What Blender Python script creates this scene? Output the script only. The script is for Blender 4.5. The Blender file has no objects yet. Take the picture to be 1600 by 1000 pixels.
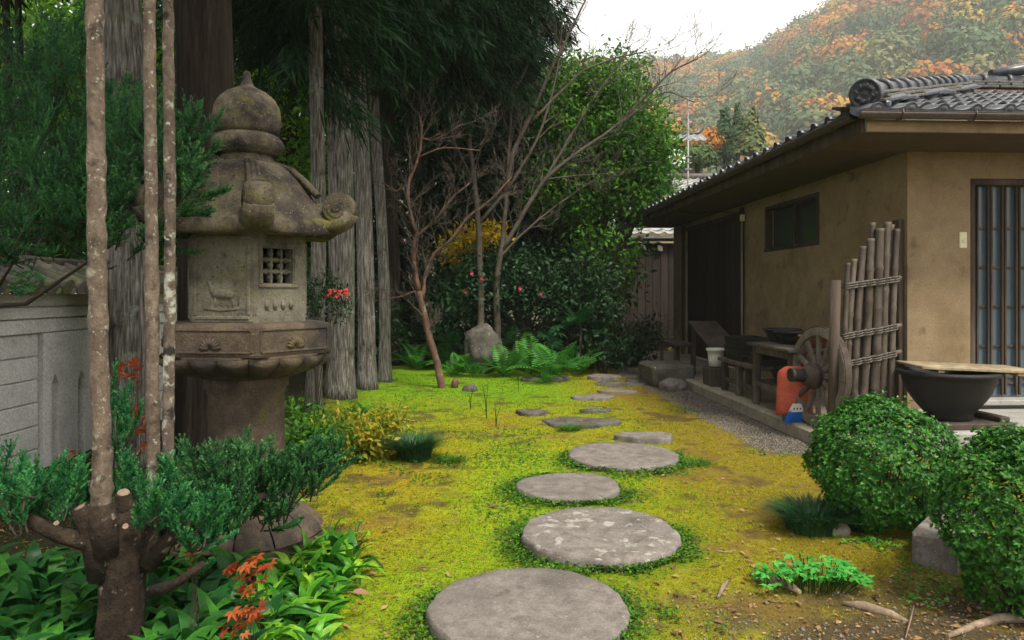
import bpy, bmesh, math, random
import numpy as np
from mathutils import Vector, Matrix, Euler

S = bpy.context.scene
COL = S.collection
# ------------------------------------------------------------------ camera
F, H, HY = 1150.0, 1.3, 457.0           # focal length in photo pixels, eye height, horizon row
cam = bpy.data.cameras.new('camera'); camo = bpy.data.objects.new('camera', cam); COL.objects.link(camo)
cam.lens = 36 * F / 1600; cam.sensor_width = 36
cam.shift_y = -(500 - HY) / 1600
cam.clip_start = 0.05; cam.clip_end = 4000
camo.location = (0, 0, H); camo.rotation_euler = (math.radians(90), 0, 0)
S.camera = camo
# ------------------------------------------------------------------ sky and light (overcast)
SUN_EL, SUN_AZ = math.radians(56), math.radians(148)      # azimuth clockwise from +Y
world = bpy.data.worlds.new('World'); S.world = world; world.use_nodes = True
wn = world.node_tree; wn.nodes.clear()
sky = wn.nodes.new('ShaderNodeTexSky'); sky.sky_type = 'NISHITA'; sky.sun_disc = False
sky.sun_elevation = SUN_EL; sky.sun_rotation = SUN_AZ; sky.dust_density = 3.0; sky.air_density = 1.0
cloud = wn.nodes.new('ShaderNodeMixRGB'); cloud.inputs[0].default_value = 0.85
cloud.inputs[2].default_value = (10.2, 10.0, 9.4, 1)      # even cloud cover
bg = wn.nodes.new('ShaderNodeBackground'); bg.inputs[1].default_value = 0.05
wo = wn.nodes.new('ShaderNodeOutputWorld')
wn.links.new(sky.outputs[0], cloud.inputs[1]); wn.links.new(cloud.outputs[0], bg.inputs[0]); wn.links.new(bg.outputs[0], wo.inputs[0])
sl = bpy.data.lights.new('sun', 'SUN'); sl.energy = 1.5; sl.angle = math.radians(14); sl.color = (1.0, 0.93, 0.80)
so = bpy.data.objects.new('sun', sl); COL.objects.link(so)
sd = Vector((math.sin(SUN_AZ) * math.cos(SUN_EL), math.cos(SUN_AZ) * math.cos(SUN_EL), math.sin(SUN_EL)))
so.rotation_euler = sd.to_track_quat('Z', 'Y').to_euler(); so.location = sd * 50
S.view_settings.view_transform = 'Standard'; S.view_settings.look = 'None'
S.view_settings.gamma = 1.0; S.view_settings.use_curve_mapping = False
S.view_settings.exposure = 1.78
S.render.engine = 'CYCLES'
S.cycles.max_bounces = 7; S.cycles.diffuse_bounces = 4; S.cycles.glossy_bounces = 3; S.cycles.transmission_bounces = 5
S.cycles.transparent_max_bounces = 8; S.cycles.volume_bounces = 1; S.cycles.use_denoising = True

rng = np.random.default_rng(7); random.seed(7)
PI = math.pi

# ------------------------------------------------------------------ helpers
def P(px, py, d):
    return Vector(((px - 800) / F * d, d, H + (HY - py) / F * d))
def G(px, py, z=0.0):
    d = F * (H - z) / (py - HY)
    return Vector(((px - 800) / F * d, d, z))
def sm(a, b, x):
    t = np.clip((np.asarray(x, float) - a) / (b - a), 0, 1); return t * t * (3 - 2 * t)
def vnoise(x, y, seed=0):
    """smooth value noise, vectorised, about -1..1"""
    x = np.asarray(x, float); y = np.asarray(y, float)
    xi = np.floor(x).astype(np.int64); yi = np.floor(y).astype(np.int64)
    fx = x - xi; fy = y - yi; fx = fx * fx * (3 - 2 * fx); fy = fy * fy * (3 - 2 * fy)
    def h(a, b):
        n = (a * 374761393 + b * 668265263 + seed * 974711) & 0x7fffffff
        n = ((n ^ (n >> 13)) * 1274126177) & 0x7fffffff
        return ((n ^ (n >> 16)) & 0xffff) / 32767.5 - 1
    return (h(xi, yi) * (1 - fx) + h(xi + 1, yi) * fx) * (1 - fy) + (h(xi, yi + 1) * (1 - fx) + h(xi + 1, yi + 1) * fx) * fy
def fbm(x, y, seed=0, o=4):
    r = 0; a = 1; t = 0
    for i in range(o):
        r = r + a * vnoise(np.asarray(x) * 2 ** i, np.asarray(y) * 2 ** i, seed + i); t += a; a *= .5
    return r / t
STONES = []                      # (x, y, radius): moss rises round them
def gz(x, y):
    x = np.asarray(x, float); y = np.asarray(y, float)
    z = .022 * fbm(x * 1.1, y * 1.1, 3, 3) + .018 * fbm(x * 4.5, y * 4.5, 9, 3)
    z = z + .05 * sm(-1.2, -2.4, x) * sm(4.2, 7.5, y) * sm(30, 14, y)            # the bed under the cedars is a little higher
    z = z * sm(40, 20, np.hypot(x, y)) * (1 - .8 * sm(1.9, 2.5, x) * sm(5.5, 6.2, y))
    return z
def gzf(x, y): return float(gz(x, y))

def tag(o, label=None, cat=None, group=None, kind=None):
    if label: o['label'] = label
    if cat: o['category'] = cat
    if group: o['group'] = group
    if kind: o['kind'] = kind
    return o
def empty(name, loc=(0, 0, 0), rz=0, label=None, cat=None, group=None):
    o = bpy.data.objects.new(name, None); COL.objects.link(o); o.location = loc; o.rotation_euler = (0, 0, rz)
    o.empty_display_size = .05
    return tag(o, label, cat, group)
def place(name, me, parent=None, loc=(0, 0, 0), rot=(0, 0, 0), sc=(1, 1, 1)):
    o = bpy.data.objects.new(name, me); COL.objects.link(o)
    o.parent = parent; o.location = loc; o.rotation_euler = rot
    o.scale = sc if hasattr(sc, '__len__') else (sc, sc, sc)
    return o
def copy_tree(o, parent=None):
    c = o.copy(); COL.objects.link(c); c.parent = parent
    for ch in list(o.children): copy_tree(ch, c)
    return c

def npmesh(name, V, Fc, mat, var=None, smooth=False):
    V = np.ascontiguousarray(V, np.float32); Fc = np.ascontiguousarray(Fc, np.int32)
    me = bpy.data.meshes.new(name); m, k = Fc.shape
    me.vertices.add(len(V)); me.vertices.foreach_set('co', V.ravel())
    me.loops.add(m * k); me.loops.foreach_set('vertex_index', Fc.ravel())
    me.polygons.add(m); me.polygons.foreach_set('loop_start', np.arange(0, m * k, k, dtype=np.int32))
    if smooth: me.polygons.foreach_set('use_smooth', np.ones(m, bool))
    me.update(calc_edges=True); me.validate()
    if mat: me.materials.append(mat)
    if var is not None:
        a = me.attributes.new('var', 'FLOAT', 'FACE'); a.data.foreach_set('value', np.ascontiguousarray(var, np.float32))
    return me

class MB:
    def __init__(s): s.v = []; s.f = []; s.sm = []
    def add(s, V, Fs, smooth=False):
        n = len(s.v); s.v.extend([tuple(p) for p in V]); s.f.extend([tuple(i + n for i in q) for q in Fs]); s.sm.extend([smooth] * len(Fs)); return s
    def box(s, c, size, b=0.0, rot=None, jit=0):
        x, y, z = size[0] / 2, size[1] / 2, size[2] / 2
        if b <= 0:
            V = [Vector((i * x, j * y, k * z)) for k in (-1, 1) for j in (-1, 1) for i in (-1, 1)]
            Fs = [(0, 2, 3, 1), (4, 5, 7, 6), (0, 1, 5, 4), (2, 6, 7, 3), (0, 4, 6, 2), (1, 3, 7, 5)]
        else:
            bm = bmesh.new(); bmesh.ops.create_cube(bm, size=1)
            for v in bm.verts: v.co = Vector((v.co.x * 2 * x, v.co.y * 2 * y, v.co.z * 2 * z))
            bmesh.ops.bevel(bm, geom=list(bm.edges), offset=min(b, .9 * min(x, y, z)), segments=1, affect='EDGES')
            bm.verts.ensure_lookup_table(); V = [v.co.copy() for v in bm.verts]; Fs = [[v.index for v in f.verts] for f in bm.faces]; bm.free()
        if jit: V = [p + Vector((random.uniform(-jit, jit), random.uniform(-jit, jit), random.uniform(-jit, jit))) for p in V]
        if rot is not None:
            R = Euler(rot).to_matrix(); V = [R @ p for p in V]
        return s.add([p + Vector(c) for p in V], Fs)
    def tube(s, pts, rad, n=8, cap=True, flute=0.0, fk=5, smooth=True, rough=0.0):
        pts = [Vector(p) for p in pts]; m = len(pts)
        if not hasattr(rad, '__len__'): rad = [rad] * m
        V = []; up = None; ph = random.uniform(0, 6.28)
        for i, p in enumerate(pts):
            t = (pts[min(i + 1, m - 1)] - pts[max(i - 1, 0)])
            if t.length < 1e-9: t = Vector((0, 0, 1))
            t.normalize()
            if up is None:
                a = Vector((1, 0, 0)) if abs(t.x) < .9 else Vector((0, 1, 0)); up = (a - t * a.dot(t)).normalized()
            else: up = (up - t * up.dot(t)).normalized()
            w = t.cross(up)
            for j in range(n):
                an = 2 * PI * j / n
                r = rad[i] * (1 + (flute * (math.sin(fk * an + ph) + .6 * math.sin((fk * 2 + 1) * an + 2 * ph)) if flute else 0) + (random.uniform(-rough, rough) if rough else 0))
                V.append(p + (up * math.cos(an) + w * math.sin(an)) * r)
        Fs = [(i * n + j, i * n + (j + 1) % n, (i + 1) * n + (j + 1) % n, (i + 1) * n + j) for i in range(m - 1) for j in range(n)]
        k = len(s.v); s.add(V, Fs, smooth)
        if cap: s.f.append(tuple(k + j for j in range(n))[::-1]); s.f.append(tuple(k + (m - 1) * n + j for j in range(n))); s.sm += [False, False]
        return s
    def lathe(s, prof, n=32, c=(0, 0, 0), smooth=True, hexf=None, rot=0.0, wob=0.0):
        """prof: list of (r, z). hexf: sides of a polygon cross-section instead of a circle."""
        V = []
        for r, z in prof:
            for j in range(n):
                a = 2 * PI * j / n + rot; k = 1.0
                if hexf:
                    w = 2 * PI / hexf; q = ((a - rot) % w) - w / 2; k = math.cos(w / 2) / math.cos(q)
                if wob: k *= 1 + random.uniform(-wob, wob)
                V.append((c[0] + r * k * math.cos(a), c[1] + r * k * math.sin(a), c[2] + z))
        m = len(prof)
        Fs = [(i * n + j, i * n + (j + 1) % n, (i + 1) * n + (j + 1) % n, (i + 1) * n + j) for i in range(m - 1) for j in range(n)]
        k = len(s.v); s.add(V, Fs, smooth)
        s.f.append(tuple(k + j for j in range(n))[::-1]); s.f.append(tuple(k + (m - 1) * n + j for j in range(n))); s.sm += [False, False]
        return s
    def prism(s, poly, z0, z1, smooth=False):
        n = len(poly); V = [(x, y, z0) for x, y in poly] + [(x, y, z1) for x, y in poly]
        Fs = [tuple(range(n))[::-1], tuple(range(n, 2 * n))] + [(i, (i + 1) % n, n + (i + 1) % n, n + i) for i in range(n)]
        return s.add(V, Fs, smooth)
    def mesh(s, name, mat):
        me = bpy.data.meshes.new(name); me.from_pydata([tuple(v) for v in s.v], [], s.f); me.materials.append(mat)
        me.polygons.foreach_set('use_smooth', np.array(s.sm, bool)); me.update(); return me
    def build(s, name, mat, parent=None, loc=(0, 0, 0), rot=(0, 0, 0)):
        return place(name, s.mesh(name, mat), parent, loc, rot)

# ------------------------------------------------------------------ materials
def _nt(name):
    m = bpy.data.materials.new(name); m.use_nodes = True; t = m.node_tree; t.nodes.clear()
    o = t.nodes.new('ShaderNodeOutputMaterial'); return m, t, o
def _ramp(t, cols, lo=.3, hi=.7, interp='LINEAR'):
    r = t.nodes.new('ShaderNodeValToRGB'); r.color_ramp.interpolation = interp; e = r.color_ramp.elements
    n = len(cols)
    while len(e) < n: e.new(.5)
    for i, c in enumerate(cols):
        e[i].position = lo + (hi - lo) * (i / (n - 1) if n > 1 else 0); e[i].color = (*c, 1)
    return r
def _noise(t, vec, scale, detail=5, rough=.6, w=None):
    n = t.nodes.new('ShaderNodeTexNoise'); n.noise_dimensions = '4D' if w is not None else '3D'
    n.inputs['Scale'].default_value = scale; n.inputs['Detail'].default_value = detail; n.inputs['Roughness'].default_value = rough
    t.links.new(vec, n.inputs['Vector'])
    if w is not None: t.links.new(w, n.inputs['W'])
    return n.outputs['Fac']
def M(name, cols, scale=4, rough=.8, bump=.3, bscale=40, stretch=(1, 1, 1), metal=0, spec=.3, patches=(), objrand=0.0, bdist=.01, world=False, bdetail=6, grain=.30):
    """cols: ramp over noise. patches: (colour, scale, threshold, softness) stains with a shape of their own."""
    m, t, o = _nt(name); L = t.links
    tc = t.nodes.new('ShaderNodeTexCoord'); mp = t.nodes.new('ShaderNodeMapping'); mp.inputs['Scale'].default_value = stretch
    src = tc.outputs['Object']
    if world:
        ge = t.nodes.new('ShaderNodeNewGeometry'); src = ge.outputs['Position']
    L.new(src, mp.inputs['Vector']); vec = mp.outputs['Vector']
    oi = t.nodes.new('ShaderNodeObjectInfo'); mul = t.nodes.new('ShaderNodeMath'); mul.operation = 'MULTIPLY'; mul.inputs[1].default_value = 0 if world else 37.0
    L.new(oi.outputs['Random'], mul.inputs[0]); w = mul.outputs[0]
    fac = _noise(t, vec, scale, 6, .65, w)
    r = _ramp(t, cols, .3, .7); L.new(fac, r.inputs[0]); col = r.outputs[0]
    for (pc, ps, th, so_) in patches:
        n2 = _noise(t, src, ps, 5, .6, w)
        rr = _ramp(t, [(0, 0, 0), (1, 1, 1)], th, th + so_); L.new(n2, rr.inputs[0])
        mx = t.nodes.new('ShaderNodeMixRGB'); L.new(rr.outputs[0], mx.inputs[0]); L.new(col, mx.inputs[1]); mx.inputs[2].default_value = (*pc, 1); col = mx.outputs[0]
    if objrand:
        hsv = t.nodes.new('ShaderNodeHueSaturation'); ma = t.nodes.new('ShaderNodeMapRange')
        ma.inputs['To Min'].default_value = 1 - objrand; ma.inputs['To Max'].default_value = 1 + objrand
        L.new(oi.outputs['Random'], ma.inputs[0]); L.new(ma.outputs[0], hsv.inputs['Value']); L.new(col, hsv.inputs['Color']); col = hsv.outputs[0]
    b = t.nodes.new('ShaderNodeBsdfPrincipled'); b.inputs['Roughness'].default_value = rough; b.inputs['Metallic'].default_value = metal
    b.inputs['Specular IOR Level'].default_value = spec
    L.new(col, b.inputs['Base Color'])
    if bump:
        bn = _noise(t, vec, bscale, bdetail, .7, w)
        if grain:
            gm = t.nodes.new('ShaderNodeMapRange'); gm.inputs['From Min'].default_value = .33; gm.inputs['From Max'].default_value = .67; gm.inputs['To Min'].default_value = 1 - grain; gm.inputs['To Max'].default_value = 1 + grain
            gh = t.nodes.new('ShaderNodeHueSaturation'); L.new(bn, gm.inputs[0]); L.new(gm.outputs[0], gh.inputs['Value']); L.new(col, gh.inputs['Color']); L.new(gh.outputs[0], b.inputs['Base Color']); bp = t.nodes.new('ShaderNodeBump'); bp.inputs['Strength'].default_value = bump; bp.inputs['Distance'].default_value = bdist
        L.new(bn, bp.inputs['Height']); L.new(bp.outputs[0], b.inputs['Normal'])
    L.new(b.outputs[0], o.inputs[0]); return m
def FM(name, cols, rough=.5, trans=.3, byobj=False, spec=.35, mottle=.15, stripe=0.0):
    """foliage: leaf colour from the per-leaf attribute 'var' (or per object), some light passes through"""
    m, t, o = _nt(name); L = t.links
    if byobj:
        a = t.nodes.new('ShaderNodeObjectInfo'); src = a.outputs['Random']
    else:
        a = t.nodes.new('ShaderNodeAttribute'); a.attribute_name = 'var'; src = a.outputs['Fac']
    r = _ramp(t, cols, 0, 1); L.new(src, r.inputs[0]); col = r.outputs[0]
    if mottle:
        tc = t.nodes.new('ShaderNodeTexCoord'); nf = _noise(t, tc.outputs['Object'], 30, 3)
        ma = t.nodes.new('ShaderNodeMapRange'); ma.inputs['From Min'].default_value = .3; ma.inputs['From Max'].default_value = .7
        ma.inputs['To Min'].default_value = 1 - mottle; ma.inputs['To Max'].default_value = 1 + mottle; L.new(nf, ma.inputs[0])
        hs = t.nodes.new('ShaderNodeHueSaturation'); L.new(ma.outputs[0], hs.inputs['Value']); L.new(col, hs.inputs['Color']); col = hs.outputs[0]
    if stripe:
        mp = t.nodes.new('ShaderNodeMapping'); mp.inputs['Scale'].default_value = (1.5, 55, 1); L.new(tc.outputs['Object'], mp.inputs['Vector']); ns = _noise(t, mp.outputs[0], 1, 4); nb2 = _noise(t, tc.outputs['Object'], 4, 4)
        ad = t.nodes.new('ShaderNodeMath'); ad.operation = 'ADD'; L.new(ns, ad.inputs[0]); L.new(nb2, ad.inputs[1])
        ma = t.nodes.new('ShaderNodeMapRange'); ma.inputs['From Min'].default_value = .75; ma.inputs['From Max'].default_value = 1.25; ma.inputs['To Min'].default_value = 1 - stripe; ma.inputs['To Max'].default_value = 1 + stripe; L.new(ad.outputs[0], ma.inputs[0])
        hs = t.nodes.new('ShaderNodeHueSaturation'); L.new(ma.outputs[0], hs.inputs['Value']); L.new(col, hs.inputs['Color']); col = hs.outputs[0]
    b = t.nodes.new('ShaderNodeBsdfPrincipled'); b.inputs['Roughness'].default_value = rough; b.inputs['Specular IOR Level'].default_value = spec
    L.new(col, b.inputs['Base Color']); out = b.outputs[0]
    if trans:
        tr = t.nodes.new('ShaderNodeBsdfTranslucent'); L.new(col, tr.inputs[0]); mx = t.nodes.new('ShaderNodeMixShader'); mx.inputs[0].default_value = trans
        L.new(out, mx.inputs[1]); L.new(tr.outputs[0], mx.inputs[2]); out = mx.outputs[0]
    L.new(out, o.inputs[0]); return m

MOSSY = (.07, .085, .02); LICH = (.42, .44, .36)
m_stone = M('stepping_stone_grey', [(.10, .088, .078), (.17, .15, .135), (.235, .21, .19)], 16, .92, .8, 110, patches=[((.065, .056, .048), 4, .55, .2), ((.26, .25, .22), 45, .62, .06), ((.07, .075, .03), 6, .66, .1)], bdist=.006)
m_stonel = M('lichen_freckled_stone', [(.10, .088, .078), (.17, .15, .135), (.235, .21, .19)], 16, .92, .8, 110, patches=[((.07, .06, .05), 4, .55, .2), ((.31, .30, .265), 15, .56, .05), ((.28, .27, .235), 40, .60, .05)], bdist=.006)
m_rock = M('garden_rock', [(.045, .04, .035), (.09, .082, .07), (.15, .138, .118)], 6, .9, .8, 25, patches=[(MOSSY, 4, .58, .12), ((.36, .36, .31), 14, .64, .05)])
m_lant = M('weathered_granite', [(.055, .045, .032), (.125, .105, .07), (.20, .175, .12)], 9, .94, .9, 90, patches=[((.035, .028, .026), 4.0, .43, .14), ((.125, .118, .035), 5.6, .56, .10), ((.05, .043, .036), 28, .58, .08), ((.21, .195, .15), 70, .60, .06)], bdist=.014, world=True)
m_lantb = M('pale_weathered_granite', [(.10, .09, .066), (.175, .16, .118), (.25, .235, .18)], 9, .94, .9, 110, patches=[((.065, .056, .045), 5, .52, .16), ((.14, .135, .05), 6, .58, .12), ((.07, .06, .05), 30, .60, .08)], bdist=.012, world=True)
m_lant2 = M('brown_granite', [(.045, .032, .024), (.095, .07, .05), (.15, .118, .082)], 9, .94, .9, 90, patches=[((.032, .028, .026), 4, .48, .18), ((.11, .10, .03), 5, .58, .12), ((.20, .17, .12), 30, .64, .06)], bdist=.010, world=True)
m_shadow = M('painted_shadow', [(.03, .03, .025), (.05, .045, .04)], 5, .95, 0)  # near-black colour that paints shade into broom holes and firebox
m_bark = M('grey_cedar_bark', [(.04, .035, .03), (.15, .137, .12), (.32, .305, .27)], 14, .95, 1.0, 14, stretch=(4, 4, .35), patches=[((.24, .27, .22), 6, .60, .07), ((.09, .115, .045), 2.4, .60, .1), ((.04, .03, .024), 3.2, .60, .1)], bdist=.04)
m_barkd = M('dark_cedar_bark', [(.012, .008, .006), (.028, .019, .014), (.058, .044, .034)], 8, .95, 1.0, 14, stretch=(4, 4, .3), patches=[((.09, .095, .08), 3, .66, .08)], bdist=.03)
m_pole = M('pale_cedar_pole_bark', [(.065, .046, .034), (.13, .098, .073), (.20, .16, .125)], 16, .92, 1.0, 60, stretch=(1, 1, .6), patches=[((.05, .036, .028), 11, .56, .08), ((.30, .29, .235), 60, .60, .05), ((.24, .23, .18), 14, .60, .06), ((.15, .15, .06), 7, .62, .1)], bdist=.010)
m_polel = M('lichen_pole_bark', [(.06, .043, .033), (.12, .09, .07), (.19, .15, .12)], 16, .9, 1.0, 60, stretch=(1, 1, .6), patches=[((.38, .38, .32), 12, .55, .06), ((.03, .024, .02), 9, .58, .06), ((.36, .36, .30), 40, .60, .05)], bdist=.010)
m_stump = M('dark_mossy_stump', [(.012, .008, .006), (.032, .021, .014), (.07, .05, .033)], 14, .95, 1.0, 40, patches=[((.20, .19, .15), 30, .62, .05), ((.05, .05, .015), 5, .6, .1)], bdist=.03)
m_cut = M('sawn_wood_end', [(.16, .11, .075), (.26, .19, .135)], 20, .8, .3, 60)
m_redbark = M('smooth_red_brown_bark', [(.06, .03, .021), (.12, .065, .046), (.20, .12, .085)], 9, .7, .5, 20, stretch=(1, 1, .5), patches=[((.26, .19, .14), 7, .60, .07)])
m_twig = M('grey_brown_twigs', [(.042, .034, .027), (.082, .067, .054), (.13, .11, .09)], 5, .85, .3, 30)
m_twigd = M('dark_branch_bark', [(.03, .025, .02), (.07, .055, .04)], 5, .9, .3, 30)
m_wallp = M('aged_white_plaster', [(.50, .49, .465), (.62, .61, .58), (.70, .69, .66)], 3.5, .9, .3, 60, patches=[((.20, .24, .07), 2.6, .63, .14), ((.19, .18, .16), 5, .62, .2)], bdist=.004, world=True)
m_wallg = M('wall_slab_concrete', [(.44, .43, .405), (.55, .54, .51), (.63, .62, .585)], 5, .92, .4, 70, patches=[((.16, .20, .06), 3, .60, .14), ((.15, .145, .13), 7, .60, .15)], objrand=.06, bdist=.004)
m_mtile = M('mossy_clay_tile', [(.06, .055, .048), (.12, .11, .095), (.18, .165, .14)], 9, .8, .5, 40, patches=[((.09, .12, .02), 7, .52, .1), ((.16, .14, .04), 12, .62, .08)], objrand=.25)
m_tile = M('blue_black_roof_tile', [(.022, .025, .032), (.04, .044, .054), (.07, .075, .085)], 8, .36, .25, 40, spec=.6, patches=[((.15, .145, .13), 14, .66, .08)], objrand=.3, bdist=.004)
m_tiled = M('weathered_ridge_tile', [(.06, .056, .05), (.11, .104, .092), (.165, .155, .14)], 9, .75, .4, 40, objrand=.2)
m_plas = M('ochre_earth_plaster', [(.225, .163, .094), (.285, .209, .123), (.34, .252, .153)], 3.2, .95, .9, 130, patches=[((.17, .115, .06), 1.3, .52, .2), ((.15, .105, .06), 4.5, .58, .14), ((.34, .26, .16), 9, .64, .1)], bdist=.008, world=True)
m_soff = M('soffit_board', [(.07, .052, .034), (.10, .078, .05)], 3, .9, .2, 60, world=True)
m_wood = M('dark_weathered_wood', [(.030, .022, .017), (.062, .047, .036), (.10, .08, .064)], 6, .8, .6, 40, stretch=(1, 1, .12), objrand=.25)
m_woodh = M('grey_weathered_wood', [(.07, .055, .042), (.135, .11, .085), (.20, .17, .135)], 6, .85, .7, 30, stretch=(.15, 1, 1), objrand=.25)
m_woodv = M('grey_upright_wood', [(.035, .028, .022), (.08, .065, .052), (.14, .118, .096)], 6, .85, .7, 30, stretch=(1, 1, .15), objrand=.25)
m_lid = M('pale_plank', [(.17, .13, .08), (.28, .225, .145), (.36, .30, .20)], 7, .8, .5, 30, stretch=(1, .12, 1), objrand=.15)
m_bam = M('old_bamboo', [(.04, .031, .024), (.082, .065, .05), (.135, .111, .088)], 6, .6, .3, 40, stretch=(1, 1, .3), patches=[((.32, .29, .24), 7, .66, .06), ((.035, .027, .02), 6, .58, .1)], objrand=.3)
m_rope = M('grey_rope', [(.06, .05, .042), (.19, .17, .15)], 30, .95, .6, 120)
m_black = M('black_plastic', [(.012, .012, .012), (.025, .024, .022)], 6, .5, .2, 60, patches=[((.06, .055, .045), 8, .62, .1)])
m_bowl = M('black_cast_bowl', [(.008, .009, .009), (.016, .017, .017)], 5, .55, .4, 90, patches=[((.045, .042, .036), 10, .66, .1)])
m_terra = M('terracotta', [(.20, .075, .045), (.28, .11, .065)], 6, .8, .3, 50)
m_red = M('faded_red_plastic', [(.36, .06, .035), (.43, .08, .045), (.48, .11, .065)], 4, .5, .1, 60, patches=[((.30, .08, .05), 6, .66, .1)])
m_blue = M('blue_bristle', [(.01, .10, .42), (.02, .19, .62)], 40, .5, .5, 80, stretch=(1, 1, .1))
m_white = M('white_plastic', [(.55, .54, .50), (.66, .65, .61)], 5, .5, 0)
m_cream = M('cream_plate', [(.66, .60, .40), (.74, .68, .48)], 4, .5, 0)
m_iron = M('rusty_iron', [(.028, .021, .017), (.055, .042, .034), (.085, .064, .05)], 12, .8, .6, 50)
m_gutter = M('brown_gutter_metal', [(.05, .04, .033), (.075, .06, .05)], 5, .4, .1, 40, spec=.5)
m_alu = M('grey_metal', [(.16, .16, .16), (.26, .26, .255)], 6, .45, .1, 40, metal=.3)
m_kerb = M('concrete_kerb', [(.18, .155, .115), (.27, .235, .18), (.34, .30, .235)], 6, .92, .5, 60, patches=[(MOSSY, 4, .62, .1)], world=True)
m_plat = M('entrance_paving', [(.21, .20, .185), (.30, .29, .27), (.37, .36, .335)], 5, .92, .5, 60, world=True)
m_dshed = M('dark_shed_board', [(.017, .012, .010), (.032, .024, .019), (.05, .038, .031)], 5, .85, .5, 30, stretch=(1, 1, .1), objrand=.3)
m_wheel = M('weathered_wheel_wood', [(.07, .057, .045), (.13, .108, .088), (.20, .17, .142)], 9, .85, .7, 50, objrand=.2)
m_root = M('bare_root', [(.14, .10, .065), (.24, .18, .125), (.34, .27, .2)], 9, .9, .7, 40)
m_soil = M('dark_soil', [(.03, .024, .017), (.06, .048, .034)], 9, .95, .8, 30)
m_glassd, _t, _o = _nt('frosted_glass')
_b = _t.nodes.new('ShaderNodeBsdfPrincipled'); _b.inputs['Base Color'].default_value = (.085, .12, .15, 1); _b.inputs['Roughness'].default_value = .25; _b.inputs['Specular IOR Level'].default_value = .6
_t.links.new(_b.outputs[0], _o.inputs[0])
m_glassk, _t, _o = _nt('dark_window_glass')
_b = _t.nodes.new('ShaderNodeBsdfPrincipled'); _b.inputs['Base Color'].default_value = (.035, .045, .045, 1); _b.inputs['Roughness'].default_value = .12; _b.inputs['Specular IOR Level'].default_value = .5
_t.links.new(_b.outputs[0], _o.inputs[0])

# foliage
f_cedar = FM('cedar_needles', [(.012, .055, .020), (.028, .12, .036), (.075, .23, .055)], .55, .25)
f_cedarl = FM('fresh_cedar_needles', [(.018, .11, .04), (.03, .18, .06), (.08, .27, .055)], .5, .3)
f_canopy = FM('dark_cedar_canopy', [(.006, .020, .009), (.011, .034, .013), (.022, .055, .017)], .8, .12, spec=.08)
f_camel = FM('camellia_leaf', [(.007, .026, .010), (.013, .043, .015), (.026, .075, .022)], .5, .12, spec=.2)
f_broad = FM('evergreen_leaf', [(.02, .075, .010), (.055, .17, .018), (.14, .32, .03)], .55, .4, spec=.2)
f_back = FM('backlit_leaf', [(.04, .13, .012), (.10, .26, .02), (.22, .40, .03)], .5, .5)
f_azal = FM('azalea_leaf', [(.015, .075, .010), (.035, .16, .016), (.085, .27, .03)], .45, .25)
f_yel = FM('yellowing_leaf', [(.06, .14, .012), (.20, .24, .015), (.42, .29, .015)], .5, .35)
f_gold = FM('golden_leaf', [(.42, .28, .01), (.6, .42, .015), (.7, .52, .03)], .5, .4)
f_fern = FM('fern_frond', [(.022, .12, .018), (.05, .22, .028), (.10, .32, .03)], .5, .35, byobj=True)
f_fernd = FM('dark_compound_leaf', [(.012, .06, .02), (.022, .10, .03), (.04, .15, .035)], .4, .25, byobj=True)
f_lily = FM('broad_lily_leaf', [(.012, .085, .010), (.035, .19, .012), (.11, .34, .02), (.26, .46, .03)], .38, .3, byobj=True, spec=.3, stripe=.45)
f_lilyd = FM('deep_green_broad_leaf', [(.008, .05, .012), (.016, .10, .018), (.05, .19, .018)], .45, .25, byobj=True, spec=.25, stripe=.45)
f_maple = FM('orange_maple_leaf', [(.24, .03, .015), (.36, .07, .018), (.44, .14, .03)], .5, .4, byobj=True)
f_bright = FM('bright_green_leaf', [(.03, .28, .03), (.06, .38, .05), (.14, .46, .06)], .45, .35, byobj=True)
f_mondo = FM('mondo_grass_blade', [(.012, .055, .02), (.024, .09, .03), (.05, .15, .04)], .45, .15)
f_mossg = FM('green_moss_tuft', [(.05, .15, .006), (.13, .28, .008), (.25, .38, .012)], .8, .3, spec=.1)
f_mossy = FM('golden_moss_tuft', [(.14, .15, .005), (.31, .30, .007), (.46, .35, .010)], .8, .3, spec=.1)
f_cover = FM('clover_cover_leaf', [(.018, .075, .010), (.045, .14, .012), (.12, .25, .015)], .6, .25, spec=.2)
f_pink = FM('pink_petal', [(.60, .02, .09), (.75, .06, .16)], .5, .3, byobj=True)
f_forest = FM('autumn_forest', [(.035, .075, .035), (.06, .11, .045), (.10, .15, .05), (.16, .16, .06), (.40, .27, .035), (.40, .18, .035), (.33, .095, .03), (.22, .11, .05)], .8, .2, mottle=.1)
f_berry = FM('red_berry', [(.55, .03, .03), (.7, .06, .05)], .35, 0, byobj=True)
# ------------------------------------------------------------------ ground
HC = Vector((3.76, 7.0, 0)); HR = .052           # corner of the house, its turn
_c, _s = math.cos(HR), math.sin(HR)
def HL(x, y, z=0): return Vector((HC.x + x * _c - y * _s, HC.y + x * _s + y * _c, z))
def toH(x, y):
    dx = x - HC.x; dy = y - HC.y; return dx * _c + dy * _s, -dx * _s + dy * _c

RS = [(825, 949, 310, 118), (938, 834, 245, 70), (887, 758, 162, 44), (973, 711, 172, 42)]
round_stones = []
for (px, py, w, hh) in RS:
    p = G(px, py, .045); round_stones.append((p.x, p.y, w / 2 / F * p.y)); STONES.append((p.x, p.y, w / 2 / F * p.y))

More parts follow.
